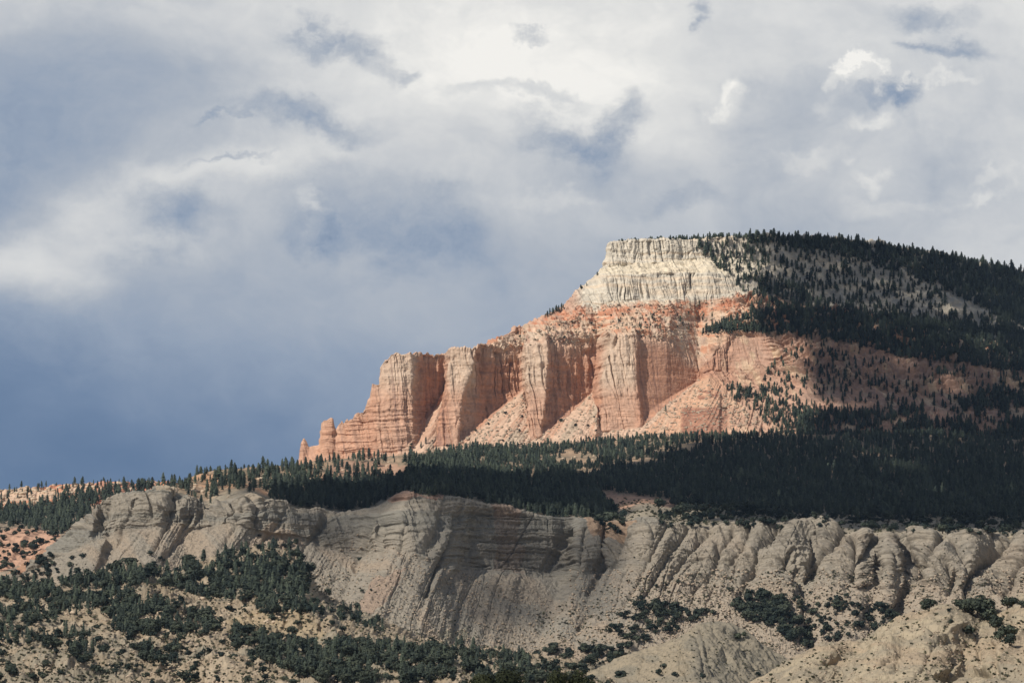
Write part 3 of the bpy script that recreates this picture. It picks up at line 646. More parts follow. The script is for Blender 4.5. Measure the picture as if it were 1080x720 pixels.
# slumps in the recess and the isolated fin left of it
P = P + Nn * disp[..., None]
def mound(x0, y0, rx, ry, h):
    global P
    w = np.exp(-((gx - x0) / rx) ** 2 - ((gy - y0) / ry) ** 2)
    P[..., 1] -= w * h; P[..., 2] += w * h * 0.25
mound(535, 620, 34, 16, 22); mound(545, 655, 60, 22, 12); mound(398, 562, 3.5, 16, 14); mound(463, 612, 9, 10, 10)
P[..., 1] += 20 * np.exp(-((gx - 489 + (gy - 580) * 0.3) / 8) ** 2 - ((gy - 582) / 20) ** 2) + 12 * np.exp(-((gx - 470) / 8) ** 2 - ((gy - 619) / 6) ** 2)
P[..., 1] += 10 * np.exp(-((gx - 594 + (gy - 560) * 0.15) / 9) ** 2 - ((gy - 570) / 26) ** 2)
for (a, b, c_, d_, h) in ((107, 553, 7, 16, 17), (145, 536, 3, 5, 6), (176, 548, 4, 7, 9), (197, 548, 4, 6, 7), (920, 603, 5, 9, 8), (952, 598, 7, 9, 12), (905, 628, 12, 5, 16), (829, 596, 3, 12, 9), (838, 612, 3, 10, 8), (816, 573, 3, 3, 8), (1020, 616, 5, 8, 9), (1008, 612, 5, 6, 6)):
    jr = 3.0 * fbm(S / 7 + a, Z / 5, 4, 0.6); ww_ = np.exp(-((gx - a + jr + 0.35 * (gy - b)) / c_) ** 4 - ((gy - b + jr) / d_) ** 4); P[..., 1] += ww_ * h
GD = 0.62
g0 = np.array((0.40, 0.35, 0.275)); g1 = np.array((0.33, 0.305, 0.25)); tn = np.array((0.50, 0.39, 0.28))
col = np.zeros(P.shape) + g0
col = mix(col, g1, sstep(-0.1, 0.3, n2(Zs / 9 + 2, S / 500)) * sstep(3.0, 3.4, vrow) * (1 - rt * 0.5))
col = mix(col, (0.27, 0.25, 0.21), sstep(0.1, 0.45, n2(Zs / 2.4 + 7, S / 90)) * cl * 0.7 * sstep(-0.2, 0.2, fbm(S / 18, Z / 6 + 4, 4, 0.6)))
col = mix(col, tn, sstep(-0.1, 0.45, fbm(S / 26 + 3, Z / 90, 4)) * (1 - cl) * 0.7)
col = mix(col, (0.47, 0.405, 0.31), rt * 0.62 * (1 - sstep(0.2, 0.6, n2(Zs / 12 + 20, S / 300))))
col = mix(col, (0.52, 0.42, 0.31), rt * (1 - sstep(2.7, 3.1, vrow)) * 0.6)
jx = gx + 6 * fbm(S / 12, Z / 12, 3); jy = gy + 4 * fbm(S / 12 + 9, Z / 12, 3)
col = mix(col, (0.50, 0.30, 0.20), inpoly(jx, jy, [(516,528),(546,532),(551,575),(548,606),(520,604),(526,570)]) * 0.40)
col = mix(col, (0.56, 0.32, 0.22), inpoly(jx, jy, [(405,522),(430,510),(470,516),(470,523),(430,522),(415,530)]) * 0.6)
col = mix(col, (0.58, 0.38, 0.24), inpoly(jx, jy, [(615,548),(668,548),(652,568),(622,570)]) * 0.7)
col = mix(col, (0.60, 0.48, 0.34), inpoly(jx, jy, [(168,514),(190,514),(186,521),(170,521)]) * 0.7 + inpoly(jx, jy, [(255,518),(275,518),(285,534),(262,528)]) * 0.6)
col = mix(col, (0.47, 0.35, 0.24), inpoly(jx, jy, [(518,610),(560,608),(575,640),(540,640),(512,628)]) * 0.6)
col = mix(col, (0.50, 0.33, 0.23), inpoly(jx, jy, [(370,640),(395,612),(430,600),(400,640),(380,655)]) * 0.5)
col = mix(col, (0.56, 0.42, 0.30), inpoly(jx, jy, [(250,580),(285,550),(320,575),(300,590)]) * 0.5)
col = mix(col, (0.60, 0.33, 0.20), inpoly(jx, jy, [(-10,585),(30,575),(48,583),(20,605),(-10,612)]) * 0.8)
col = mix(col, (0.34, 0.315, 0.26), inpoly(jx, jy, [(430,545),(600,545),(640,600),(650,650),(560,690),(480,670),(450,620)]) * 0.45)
col = mix(col, (0.36, 0.34, 0.22), inpoly(jx, jy, [(458,668),(490,664),(492,676),(460,680)]) * 0.4)
speck = sstep(0.5, 0.62, n2(S / 1.7, P[..., 1] / 2.2 + Z / 2.0)); col = mix(col, (0.14, 0.13, 0.11), speck * (1 - cl) * 0.45)
col *= GD * np.array((0.985, 1.0, 1.05))
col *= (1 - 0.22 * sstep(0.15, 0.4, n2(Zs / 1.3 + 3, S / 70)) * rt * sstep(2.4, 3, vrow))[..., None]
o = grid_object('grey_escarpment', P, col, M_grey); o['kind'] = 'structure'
register('grey', P, G)

# ------------------------------------------------------------------ far pink ridge on the left
ry_ = [(-140,512),(0,517),(30,517),(60,514),(80,512),(105,510),(120,508),(130,508),(145,512),(170,508),(200,512),(240,520),(330,530)]
far = [[], [], [], [], [], []]
for x in np.linspace(-140, 330, 80):
    t = pl(x, ry_)
    far[0].append((x, t + 120, 5300)); far[1].append((x, t + 52, 5750)); far[2].append((x, t + 28, 6150)); far[3].append((x, t + 8, 6330)); far[4].append((x, t, 6380)); far[5].append((x, t + 30, 7000))
P, G, us, vs = refine(far, 1.3, 1.6, ku=2, kv=1)
Nn = normals(P); Nn *= np.sign(-Nn[..., 1:2] + Nn[..., 2:3] * 0.6 + 1e-6)
vrow = np.broadcast_to(vs[:, None], P.shape[:2]); X, Y, Z = P[..., 0], P[..., 1], P[..., 2]
P = P + Nn * ((4.5 * ridged(X / 30, Z / 70, 3) + 3.0 * ridged(X / 10, Z / 30, 3) * (vrow > 2) + 2.5 * fbm(X / 9, Y / 9 + Z / 9, 4)) * np.clip((5 - vrow), 0.2, 1))[..., None]
col = mix(np.zeros(P.shape) + np.array((0.56, 0.40, 0.29)), (0.55, 0.25, 0.15), sstep(-0.05, 0.25, fbm(X / 40, Z / 22, 4)))
red_c = sstep(80, 105, G[..., 0]) * (1 - sstep(150, 175, G[..., 0])); col = mix(col, (0.55, 0.23, 0.15), red_c * 0.7)
col = mix(col, (0.30, 0.24, 0.18), 1 - sstep(2.0, 2.3, vrow))
orp = inpoly(G[..., 0] + 5 * fbm(X / 20, Y / 20, 3), G[..., 1], [(-20,562),(20,556),(50,558),(66,568),(40,590),(-20,612)]); col = mix(col, (0.52, 0.31, 0.215), orp * 0.85)
o = grid_object('far_pink_ridge', P, col, M_mesa); o['kind'] = 'structure'
register('far', P, G)

# ------------------------------------------------------------------ rolling wooded hills, lower left
def hillgrid(name, rows_, du, dv, minv, amp, mat, colf, ku=2, kv=2, lines=()):
    P, G, us, vs = refine(rows_, du, dv, minv=minv, ku=ku, kv=kv)
    gpx, gpy = G[..., 0], G[..., 1]
    Nn = normals(P); Nn *= np.sign(-Nn[..., 1:2] + Nn[..., 2:3] * 0.6 + 1e-6)
    vrow = np.broadcast_to(vs[:, None], P.shape[:2]); X, Y, Z = P[..., 0], P[..., 1], P[..., 2]
    d = amp[0] * fbm(X / 120, Y / 160, 3) + amp[1] * ridged((X + 0.5 * Y) / 34, (Y - X) / 90, 4, 0.6) + amp[1] * 0.5 * ridged((X - 0.6 * Z) / 13 + 7, Y / 60, 3, 0.6) + amp[2] * ridged((X + .3 * Y) / 9, (Y - .3 * X) / 26, 3) + amp[3] * fbm(X / 5, Y / 5 + Z / 3, 4)
    if lines:
        global gx, gy
        gx = gpx + 1.6 * fbm(X / 6, Y / 6 + Z / 5, 4, 0.6); gy = gpy + 1.2 * fbm(X / 6 + 30, Y / 6 + Z / 5, 3)
        for q, w_, h_ in lines:
            d_ = polyd(q); d = d + 0.7 * h_ * (np.exp(-(d_ / w_) ** 2) * 0.7 + 0.5 * np.exp(-(d_ / (w_ * 3.5)) ** 2))
    nr = len(rows_) - 1
    d *= np.clip((nr - 0.9 - vrow) * 1.5 + 0.25, 0.25, 1)
    P = P + Nn * d[..., None]
    col = colf(P, G, vrow) * 0.62; o = grid_object(name, P, col, mat); o['kind'] = 'structure'; register(name, P, G); return P
L4 = [(-160, [780,730,700,672,648,640,628,622]), (0, [780,730,702,672,648,636,624,618]), (60, [780,730,700,670,655,634,622,616]), (110, [780,728,698,668,640,624,612,606]), (150, [780,726,700,676,640,622,607,601]),
      (181, [780,726,700,678,640,630,614,606]), (220, [780,726,705,676,645,632,608,594]), (260, [780,726,700,664,652,625,600,584]), (285, [780,726,700,668,645,622,594,580]), (315, [780,726,700,675,640,625,600,588]),
      (330, [780,726,700,680,650,640,630,620]), (370, [780,727,705,690,664,654,646,640]), (405, [780,728,706,694,680,672,664,658]), (440, [780,729,710,698,690,684,680,676]), (500, [780,735,715,702,697,694,692,690]), (600, [780,742,724,712,705,702,700,699]), (700,[790,760,740,728,715,712,710,709])]
dd = [2350, 2900, 3100, 3350, 3600, 3800, 4000, 4150]
rws = [[] for _ in range(9)]
for x in np.linspace(-160, 700, 90):
    for k in range(8):
        y = pl(x, [(c[0], c[1][k]) for c in L4]); rws[k].append((x, y, dd[k] + 50 * math.sin(x / 31 + k * 1.7)))
    rws[8].append((x, y + 14, 4400))
def c4(P, G, v):
    X, Y, Z = P[..., 0], P[..., 1], P[..., 2]
    c = mix(np.zeros(P.shape) + np.array((0.43, 0.345, 0.245)), (0.55, 0.45, 0.33), sstep(-0.1, 0.4, fbm(X / 30, Y / 40, 4)))
    c = mix(c, (0.34, 0.31, 0.24), sstep(0.0, 0.4, fbm(X / 50 + 9, Y / 50, 3)) * 0.7)
    c = mix(c, (0.10, 0.10, 0.08), sstep(0.45, 0.6, n2(X / 1.5, Y / 2.2 + Z)) * 0.5)
    px, py = proj(P)
    c = mix(c, (0.52, 0.40, 0.25), inpoly(px, py, [(235,655),(260,645),(318,638),(345,668),(330,678),(270,665)]) * 0.6)
    return c
hillgrid('wooded_hills', rws, 1.6, 2.0, 24, (9, 7, 2.2, 1.2), M_near, c4, lines=[([(285,640),(318,637),(332,650),(345,668),(352,685)], 2.6, 6), ([(332,642),(338,660),(336,676)], 2.6, -6), ([(302,645),(300,662),(292,675)], 2.2, -5), ([(318,645),(318,662),(312,678)], 2, -4), ([(268,650),(262,668)], 2, -4),
  ([(350,648),(372,668),(380,690)], 2.4, -5), ([(0,690),(30,705),(50,722)], 2.5, -6), ([(60,700),(52,722)], 2.5, -6), ([(85,690),(75,708),(58,724)], 2.5, 6), ([(150,686),(165,704),(190,720)], 3, -5), ([(200,690),(230,706),(262,720)], 3, 5), ([(100,700),(110,720)], 2.5, -4), ([(225,640),(210,656)], 2, -4), ([(170,626),(160,640)], 2, -4)])

# ------------------------------------------------------------------ clay knoll, lower centre right
kn_s = [(600,716),(640,700),(661,690),(680,683),(700,677),(715,671),(729,664),(745,656),(758,654),(772,657),(790,668),(806,680),(825,694),(850,712),(900,730)]
rws = [[] for _ in range(6)]
for x in np.linspace(600, 900, 60):
    y = pl(x, kn_s); r = math.exp(-((x - 745) / 55) ** 2)
    bul = 70 * math.exp(-((x - 732) / 26) ** 2)
    ss = [0.0, 0.25, 0.55, 0.85]
    rws[0].append((x, y + 120, 3000 - bul)); rws[1].append((x - 6 * r, y + 60, 3180 - bul)); rws[2].append((x - 3 * r, y + 26, 3260 - bul * 0.7)); rws[3].append((x, y + 7, 3320 - bul * 0.3))
    rws[4].append((x, y, 3350)); rws[5].append((x, y + 26, 3470))
def c5(P, G, v):
    X, Y, Z = P[..., 0], P[..., 1], P[..., 2]
    c = mix(np.zeros(P.shape) + np.array((0.44, 0.37, 0.27)), (0.35, 0.31, 0.24), sstep(0, .4, fbm(X / 18, Z / 10, 4)))
    c = mix(c, (0.34, 0.305, 0.24), sstep(725, 745, G[..., 0]) * 0.6)  # flank right of the ridge greyer: its shaded side put into the colour
    return mix(c, (0.10, 0.10, 0.08), sstep(0.45, 0.6, n2(X / 1.2, Y / 1.7 + Z)) * 0.45)
hillgrid('clay_knoll', rws, 2.2, 2.4, 14, (1.5, 2.4, 1.6, 0.7), M_near, c5, lines=[([(741,662),(730,675),(722,690),(732,712)], 2.4, 4), ([(740,668),(748,690),(752,712)], 2.0, -4), ([(752,664),(765,685),(772,705)], 1.8, -3.5), ([(765,664),(782,682),(795,706)], 1.8, -3.5), ([(778,668),(800,690),(815,706)], 1.8, -3.5),
  ([(735,675),(742,695),(741,715)], 1.8, -3.5), ([(715,682),(712,700),(720,716)], 2, -3), ([(700,690),(696,715)], 2, -3), ([(680,692),(672,715)], 2, -2.5)])

# ------------------------------------------------------------------ tan hill, lower right
rh = [(740,742),(780,724),(800,714),(813,708),(826,701),(840,693),(853,686),(866,679),(879,676),(900,676),(913,675),(924,668),(937,659),(950,652),(965,648),(985,642),(1000,640),(1020,642),(1040,645),(1062,645),(1068,640),(1080,628),(1100,620),(1160,610),(1260,600)]
rws = [[] for _ in range(7)]
for x in np.linspace(740, 1260, 110):
    y = pl(x, rh)
    w = 24 * math.sin(x / 23.0) + 16 * math.sin(x / 11 + 1)
    rws[0].append((x - 60, y + 190, 1500)); rws[1].append((x - 45, y + 110, 1850)); rws[2].append((x - 28, y + 60, 2030 + w)); rws[3].append((x - 10, y + 24, 2180 + w)); rws[4].append((x, y + 5, 2255 + w * 0.5))
    rws[5].append((x, y, 2290)); rws[6].append((x, y + 30, 2450))
def c6(P, G, v):
    X, Y, Z = P[..., 0], P[..., 1], P[..., 2]
    c = mix(np.zeros(P.shape) + np.array((0.53, 0.445, 0.32)), (0.42, 0.36, 0.27), sstep(-.1, .4, fbm(X / 22, Y / 22, 4)))
    c = mix(c, (0.56, 0.42, 0.29), sstep(0.1, 0.4, fbm(X / 30 + 9, Z / 8, 3)) * 0.5)
    return mix(c, (0.13, 0.12, 0.09), sstep(0.48, 0.62, n2(X / 0.9, Y / 1.3 + Z)) * 0.5)
hillgrid('tan_hill', rws, 2.2, 2.4, 14, (2, 3.5, 1.5, 0.7), M_near, c6, lines=[([(896,716),(918,698),(927,688),(954,678),(985,672),(1012,664)], 2.2, 5), ([(905,720),(935,698),(960,686),(1000,676)], 3.0, -5), ([(870,700),(895,690),(915,682)], 2, -3), ([(925,675),(922,690),(915,700)], 2.0, -3.5),
  ([(942,668),(936,684)], 2.0, -3), ([(948,690),(946,704)], 2.0, -3), ([(1002,690),(1003,712)], 1.8, -4), ([(1017,686),(1019,708)], 1.8, -4), ([(1030,680),(1036,705)], 2.2, -3.5), ([(1048,682),(1054,716)], 2.2, -4), ([(985,682),(975,700),(968,716)], 2.2, -3.5),
  ([(1005,654),(1000,662),(985,672)], 2, -3), ([(1065,655),(1072,670),(1060,690)], 2, -4), ([(1078,672),(1062,694),(1056,715)], 2.2, 4), ([(990,716),(1020,713),(1062,715),(1085,716)], 2.2, -7), ([(985,711),(1020,708.5),(1062,710),(1085,711)], 1.6, 4), ([(850,705),(880,696),(890,688)], 1.8, -2.5)])

# ------------------------------------------------------------------ near rise that carries the closest trees
rws = [[] for _ in range(5)]
for x in np.linspace(-600, 1700, 90):
    y = 742 + 14 * ((x - 560) / 500) ** 2 + 3 * math.sin(x / 60)
    rws[0].append((x, y + 300, 500)); rws[1].append((x, y + 60, 800)); rws[2].append((x, y + 12, 960)); rws[3].append((x, y, 1010)); rws[4].append((x, y + 60, 1200))
def c7(P, G, v):
    X, Y = P[..., 0], P[..., 1]
    return mix(np.zeros(P.shape) + np.array((0.42, 0.34, 0.23)), (0.25, 0.24, 0.13), sstep(-.1, .3, fbm(X / 10, Y / 10, 4)))
nearP = hillgrid('near_rise', rws, 0.4, 0.6, 10, (1.5, 1.0, 0.3, 0.2), M_near, c7)

# ------------------------------------------------------------------ ground sheet to the horizon
gx_ = np.concatenate([-np.geomspace(60000, 40, 70), np.geomspace(40, 60000, 70)])
gy_ = np.concatenate([-np.geomspace(20000, 30, 40), np.geomspace(30, 120000, 110)])
XX, YY = np.meshgrid(gx_, gy_)
prof = [(-20000,-30),(0,-1.8),(300,-2),(700,-6),(1000,-6),(2000,0),(2600,8),(3400,22),(4100,60),(4500,80),(5000,110),(6000,140),(8000,180),(10000,120),(20000,0),(120000,-200)]
ZZ = pl(YY, prof) + np.clip(np.hypot(XX, YY) - 200, 0, 3000) / 3000 * (10 * fbm(XX / 700, YY / 700, 4)) - 0.9 * np.clip(np.hypot(XX, YY) / 3000, 0, 1) * 8
PG = np.stack([XX, YY, ZZ], -1)
cg = mix(np.zeros(PG.shape) + np.array((0.38, 0.31, 0.22)), (0.16, 0.17, 0.10), sstep(-.1, .3, fbm(XX / 300, YY / 300, 4)))
o = grid_object('ground', PG, cg, M_near); o['kind'] = 'structure'

# ------------------------------------------------------------------ plants
def cone_tree(seed, tiers, sides, slim=0.24):
    """unit-height conifer: ragged drooping whorls round a stem; returns crown verts, tris, tint"""
    r = random.Random(seed); V_ = []; F_ = []; T_ = []
    lean = (r.uniform(-.03, .03), r.uniform(-.03, .03)); slimk = slim * r.uniform(0.8, 1.2); z0 = r.uniform(0.08, 0.2)
    for k in range(tiers):
        f = k / (tiers - 1); z = z0 + (1 - z0) * f ** 0.92
        rad = slimk * (1 - f) ** 0.72 * r.uniform(0.78, 1.12) + 0.018
        if f < 0.15: rad *= 0.75
        top = min(1.0, z + (1.0 - z0) / tiers * r.uniform(1.3, 1.9)) if k < tiers - 1 else 1.0
        b = len(V_); V_.append((lean[0] * top, lean[1] * top, top)); T_.append(r.uniform(0.35, 0.8))
        a0 = r.uniform(0, 6.28)
        for j in range(sides):
            a = a0 + 6.283 * j / sides + r.uniform(-.2, .2); q = rad * (r.uniform(0.9, 1.25) if j % 2 == 0 else r.uniform(0.35, 0.7))
            V_.append((lean[0] * z + q * math.cos(a), lean[1] * z + q * math.sin(a), z - rad * r.uniform(0.1, 0.45) * (1 if j % 2 == 0 else -0.2))); T_.append(r.uniform(0.1, 0.9))
        for j in range(sides): F_.append((b, b + 1 + j, b + 1 + (j + 1) % sides))
    return np.array(V_), np.array(F_), np.array(T_)
def puff_tree(seed, n, flat=0.85, leaf=0.12, lobes=5, base=0.12):
    """unit-height bushy crown made of leaf sprays spread through several lobes"""
    r = random.Random(seed); V_ = []; F_ = []; T_ = []
    L_ = []
    for k in range(lobes):
        a = r.uniform(0, 6.28); q = r.uniform(0.05, 0.30)
        L_.append((q * math.cos(a) * 1.0, q * math.sin(a), r.uniform(base + 0.24, 0.78), r.uniform(0.20, 0.33)))
    L_.append((0, 0, 0.5, 0.34))
    for k in range(n):
        c = L_[k % len(L_)]; tint = 0.25 + 0.5 * ((k % len(L_)) * 0.37 % 1)
        d = np.array([r.gauss(0, 1) for _ in range(3)]); d /= np.linalg.norm(d); q = c[3] * r.uniform(0.55, 1.0) ** 0.5
        p = np.array(c[:3]) + d * q * np.array((1, 1, flat)); p[2] = max(base * 0.4, min(1, p[2]))
        u = np.cross(d, (r.gauss(0, 1), r.gauss(0, 1), r.gauss(0, 1))); u /= np.linalg.norm(u) + 1e-9; w = np.cross(d, u) + d * r.uniform(-.6, .6)
        s = leaf * r.uniform(0.6, 1.3); b = len(V_)
        V_ += [p - u * s - w * s * .6, p + u * s - w * s * .5, p + w * s]; F_.append((b, b + 1, b + 2)); T_ += [tint + r.uniform(-.15, .2)] * 3
    return np.array(V_), np.array(F_), np.clip(np.array(T_), 0, 1)
def stem(h0, h1, r0, r1, n=5, bend=0.0):
    V_ = []; F_ = []
    for k, (z, q) in enumerate(((h0, r0), ((h0 + h1) / 2, (r0 + r1) / 2), (h1, r1))):
        for j in range(n): V_.append((q * math.cos(6.283 * j / n) + bend * z * z, q * math.sin(6.283 * j / n), z))
    for k in range(2):
        for j in range(n):
            a = k * n + j; b = k * n + (j + 1) % n; F_ += [(a, b, b + n), (a, b + n, a + n)]
    return np.array(V_), np.array(F_)
def rockblob(seed):
    r = random.Random(seed); t = (1 + 5 ** .5) / 2
    v = np.array([(-1,t,0),(1,t,0),(-1,-t,0),(1,-t,0),(0,-1,t),(0,1,t),(0,-1,-t),(0,1,-t),(t,0,-1),(t,0,1),(-t,0,-1),(-t,0,1)], float) / 1.9
    f = np.array([(0,11,5),(0,5,1),(0,1,7),(0,7,10),(0,10,11),(1,5,9),(5,11,4),(11,10,2),(10,7,6),(7,1,8),(3,9,4),(3,4,2),(3,2,6),(3,6,8),(3,8,9),(4,9,5),(2,4,11),(6,2,10),(8,6,7),(9,8,1)])
    v *= np.array([[r.uniform(.65, 1.25)] for _ in range(12)]); v *= np.array((r.uniform(.8, 1.3), r.uniform(.8, 1.3), r.uniform(.5, .8)))
    return v, f, np.array([r.uniform(.2, .8) for _ in range(12)])
PINES = [cone_tree(100 + i, 8, 8, 0.22 if i % 2 else 0.17) for i in range(10)]
JUNS = [puff_tree(200 + i, 110) for i in range(8)]
SCRUBS = [puff_tree(300 + i, 26, leaf=0.26, lobes=2, base=0.05) for i in range(5)]
ROCKS = [rockblob(i) for i in range(6)]

trees = []      # (kind, x, y, z, height, zone)
_seen = {}
for nm, (Pp, lut) in LAYERS.items():
    dep = np.where(lut >= 0, Pp[np.maximum(lut, 0), 1], 1e9); _seen[nm] = dep
near_depth = np.minimum.reduce(list(_seen.values()))
def at(layer, px, py):
    Pp, lut = LAYERS[layer]; ix = int(px + 80); iy = int(py + 60)
    if 0 <= ix < lut.shape[1] and 0 <= iy < lut.shape[0] and lut[iy, ix] >= 0: return Pp[lut[iy, ix]]
    return None
def scatter(layer, poly, dens, kind, h, zone, gap=None, holes=(), hid=True):
    poly = np.array(poly, float); x0, y0 = poly.min(0); x1, y1 = poly.max(0)
    n = int((x1 - x0) * (y1 - y0) * dens); px = rng.uniform(x0, x1, n); py = rng.uniform(y0, y1, n)
    ok = inpoly(px + rng.normal(0, 1.5, n), py + rng.normal(0, 0.8, n), poly)
    for q in holes: ok &= ~inpoly(px, py, q)
    if gap is not None: ok &= fbm(px / gap[0], py / gap[0] * 1.6 + 50, 3) > gap[1]
    Pp, lut = LAYERS[layer]
    for a, b in zip(px[ok], py[ok]):
        iy, ix = int(b + 60), int(a + 80)
        if not (0 <= ix < 1240 and 0 <= iy < 860) or lut[iy, ix] < 0: continue
        if layer in STEEP and STEEP[layer][lut[iy, ix]]: continue
        p = Pp[lut[iy, ix]]
        if p[1] > near_depth[iy, ix] + 40 and rng.random() > 0.3: continue
        ppx = p[1] / FPX
        hh = h * float(np.clip(rng.normal(1, 0.3), 0.4, 1.8)); dx, dy = rng.uniform(-.5, .5, 2)
        trees.append((kind, p[0] + dx * ppx, p[1] + dy * ppx, p[2], hh, zone))
def one(layer, px, py, kind, h, zone):
    p = at(layer, px, py)
    if p is not None: trees.append((kind, p[0], p[1], p[2], h, zone))

# mesa
xs_ = np.concatenate([rng.uniform(653, 720, 90), rng.uniform(655, 1150, 850)])
for x in xs_:
    y = pl(x, plJ) + rng.uniform(-0.3, 1.2)
    p = at('mesa', x, y + 1.5)
    if p is not None: trees.append(('pine', p[0], p[1] + rng.uniform(2, 60), p[2] + 0.5, (9 + 4 * float(sstep(660, 740, np.array(x)))) * rng.uniform(.7, 1.25), 'mesa rim'))
scatter('mesa', [(738,352),(765,342),(800,332),(830,326),(900,330),(1000,342),(1150,360),(1150,405),(1024,386),(960,379),(905,365),(866,359),(800,352)], 1/3.5, 'pine', 14, 'mesa mid')
scatter('mesa', [(790,250),(880,254),(980,268),(1080,288),(1150,305),(1150,352),(1060,338),(1000,308),(940,285),(870,266),(790,257)], 1/4.5, 'pine', 14, 'mesa top')
scatter('mesa', [(728,254),(770,250),(870,256),(950,290),(1010,320),(1080,352),(1000,350),(900,336),(830,332),(790,318),(775,300),(765,287),(750,280),(735,268)], 1/21, 'pine', 13.5, 'mesa top')
scatter('mesa', [(1030,300),(1150,305),(1150,400),(1060,380)], 1/9, 'pine', 14, 'mesa mid')
scatter('mesa', [(800,300),(850,305),(900,325),(850,335),(790,332)], 1/16, 'pine', 14, 'mesa mid')
scatter('mesa', [(800,358),(866,364),(905,370),(960,385),(1150,405),(1150,470),(820,470),(800,440)], 1/30, 'pine', 12, 'mesa foot')
scatter('mesa', [(830,432),(900,436),(960,436),(1010,425),(1060,408),(1150,400),(1150,470),(840,470)], 1/7, 'pine', 14, 'mesa foot', gap=(26, -0.16))
scatter('mesa', [(757,403),(775,408),(800,410),(835,415),(860,440),(850,455),(815,450),(803,440),(780,425)], 1/13, 'pine', 12, 'mesa foot')
scatter('mesa', [(640,340),(740,330),(790,340),(790,356),(740,350),(700,350),(650,350)], 1/60, 'pine', 8, 'mesa bench')
scatter('mesa', [(520,362),(600,335),(640,325),(740,320),(740,345),(640,350),(540,372)], 1/150, 'juniper', 5, 'mesa bench')
scatter('mesa', [(420,482),(470,430),(540,425),(560,420),(600,450),(640,425),(640,465),(430,490)], 1/130, 'juniper', 5, 'mesa talus')
for x, y, h in [(577,331,12),(580,329,14),(583,328,13),(586,327,15),(589,326,13),(592,324,14),(594,323,11),(574,333,9),(612,303,10),(629,288,9),(618,299,7),(702,432,16),(443,470,14),(448,466,15),(432,476,16),(737,318,10)]:
    one('mesa', x, y + 2, 'pine', h, 'mesa ledge')
# bench
holes = [[(628,518),(648,520),(708,527),(710,533),(690,536),(676,548),(655,545),(640,532)], [(398,500),(400,490),(415,489),(436,493),(440,500),(420,505)]]
scatter('bench', [(440,484),(500,472),(560,474),(640,466),(700,462),(800,456),(1160,456),(1160,552),(1080,548),(900,545),(800,540),(700,530),(620,548),(583,545),(540,537),(480,522),(440,518),(420,500)], 1/3.0, 'pine', 11.5, 'bench', holes=holes + [[(575,482),(600,478),(640,486),(625,492),(590,492)], [(655,488),(690,484),(700,492),(668,497)], [(600,497),(630,494),(640,501),(612,503)], [(720,470),(740,468),(745,474),(725,476)]])
scatter('bench', [(540,474),(640,470),(720,475),(760,500),(640,510),(520,496)], 1/70, 'pine', 13, 'bench')
scatter('bench', [(316,497),(350,486),(410,482),(440,482),(445,520),(415,520),(395,533),(370,540),(330,535),(285,532),(290,515)], 1/9, 'pine', 11.5, 'bench front', gap=(12, -0.22), holes=holes[1:])
scatter('bench', [(290,512),(440,506),(620,525),(640,548),(583,548),(540,538),(480,525),(440,522),(400,530),(370,541),(330,536),(280,532)], 1/5, 'pine', 12, 'bench front', holes=holes)
scatter('bench', [(176,518),(200,503),(240,499),(316,492),(330,492),(330,515),(290,525),(255,518),(225,530),(212,534),(195,522)], 1/9, 'pine', 12, 'knob', gap=(10, -0.2))
for x in np.arange(180, 330, 3.4):
    one('bench', x + rng.uniform(-1.5, 1.5), pl(x, [(180,517),(200,507),(230,502),(250,500),(316,495),(330,492)]) + 2, 'pine', 11 * rng.uniform(.7, 1.25), 'knob')
scatter('bench', [(690,530),(800,537),(900,544),(1160,548),(1160,566),(1064,563),(995,563),(937,561),(892,559),(866,549),(800,552),(740,553),(690,546)], 1/16, 'juniper', 8.5, 'shelf', gap=(10, -0.3))
scatter('grey', [(690,540),(740,548),(800,546),(866,545),(892,555),(940,558),(1150,560),(1150,566),(690,556)], 1/60, 'juniper', 7, 'shelf')
scatter('bench', [(620,535),(640,532),(655,546),(664,552),(650,560),(632,556),(610,546)], 1/12, 'juniper', 9, 'shelf')
for x, y in [(642,553),(648,556),(652,561),(640,559),(656,551),(636,552),(632,548)]: one('grey', x, y + 3, 'juniper', 8, 'shelf')
# far ridge
scatter('far', [(-40,540),(40,536),(90,524),(130,516),(180,512),(200,520),(130,540),(60,566),(20,556),(-40,562)], 1/4.5, 'pine', 14, 'far')
scatter('far', [(-40,512),(60,512),(130,508),(170,510),(100,530),(-40,542)], 1/45, 'pine', 10, 'far')
for x in np.arange(-20, 170, 6.0): one('far', x + rng.uniform(-2, 2), pl(x, ry_) + 2.5, 'pine', 9 * rng.uniform(.7, 1.3), 'far')
scatter('far', [(-30,565),(20,556),(60,560),(60,575),(30,600),(-30,610)], 1/40, 'juniper', 8, 'far')
# grey escarpment
scatter('grey', [(0,600),(40,585),(80,590),(110,600),(70,618),(0,625)], 1/55, 'juniper', 7, 'left slope')
for x, y, h in [(86,588,7.5),(80,601,5.5),(104,603,5),(49,608,9),(42,606,6),(62,611,6),(28,612,7),(158,585,7),(168,590,6),(172,592,6),(162,594,5),(273,566,4),(338,640,6),(378,591,5.5),(381,624,5),(391,623,4),(337,626,5),
                (715,614,5),(691,619,5.5),(336,634,6.5),(300,577,7),(306,575,7),(312,573,8),(288,580,6),(768,622,5),(900,610,4),(400,660,5),(420,668,5)]:
    one('grey', x, y, 'juniper', h, 'grey slope')
scatter('grey', [(655,645),(690,632),(730,645),(760,645),(745,653),(700,674),(655,688),(640,670)], 1/42, 'juniper', 7.5, 'gully')
scatter('grey', [(672,634),(700,636),(740,645),(745,655),(700,665),(668,652)], 1/60, 'juniper', 9, 'gully')
scatter('grey', [(560,688),(640,684),(665,690),(665,705),(560,705)], 1/38, 'juniper', 8, 'valley')
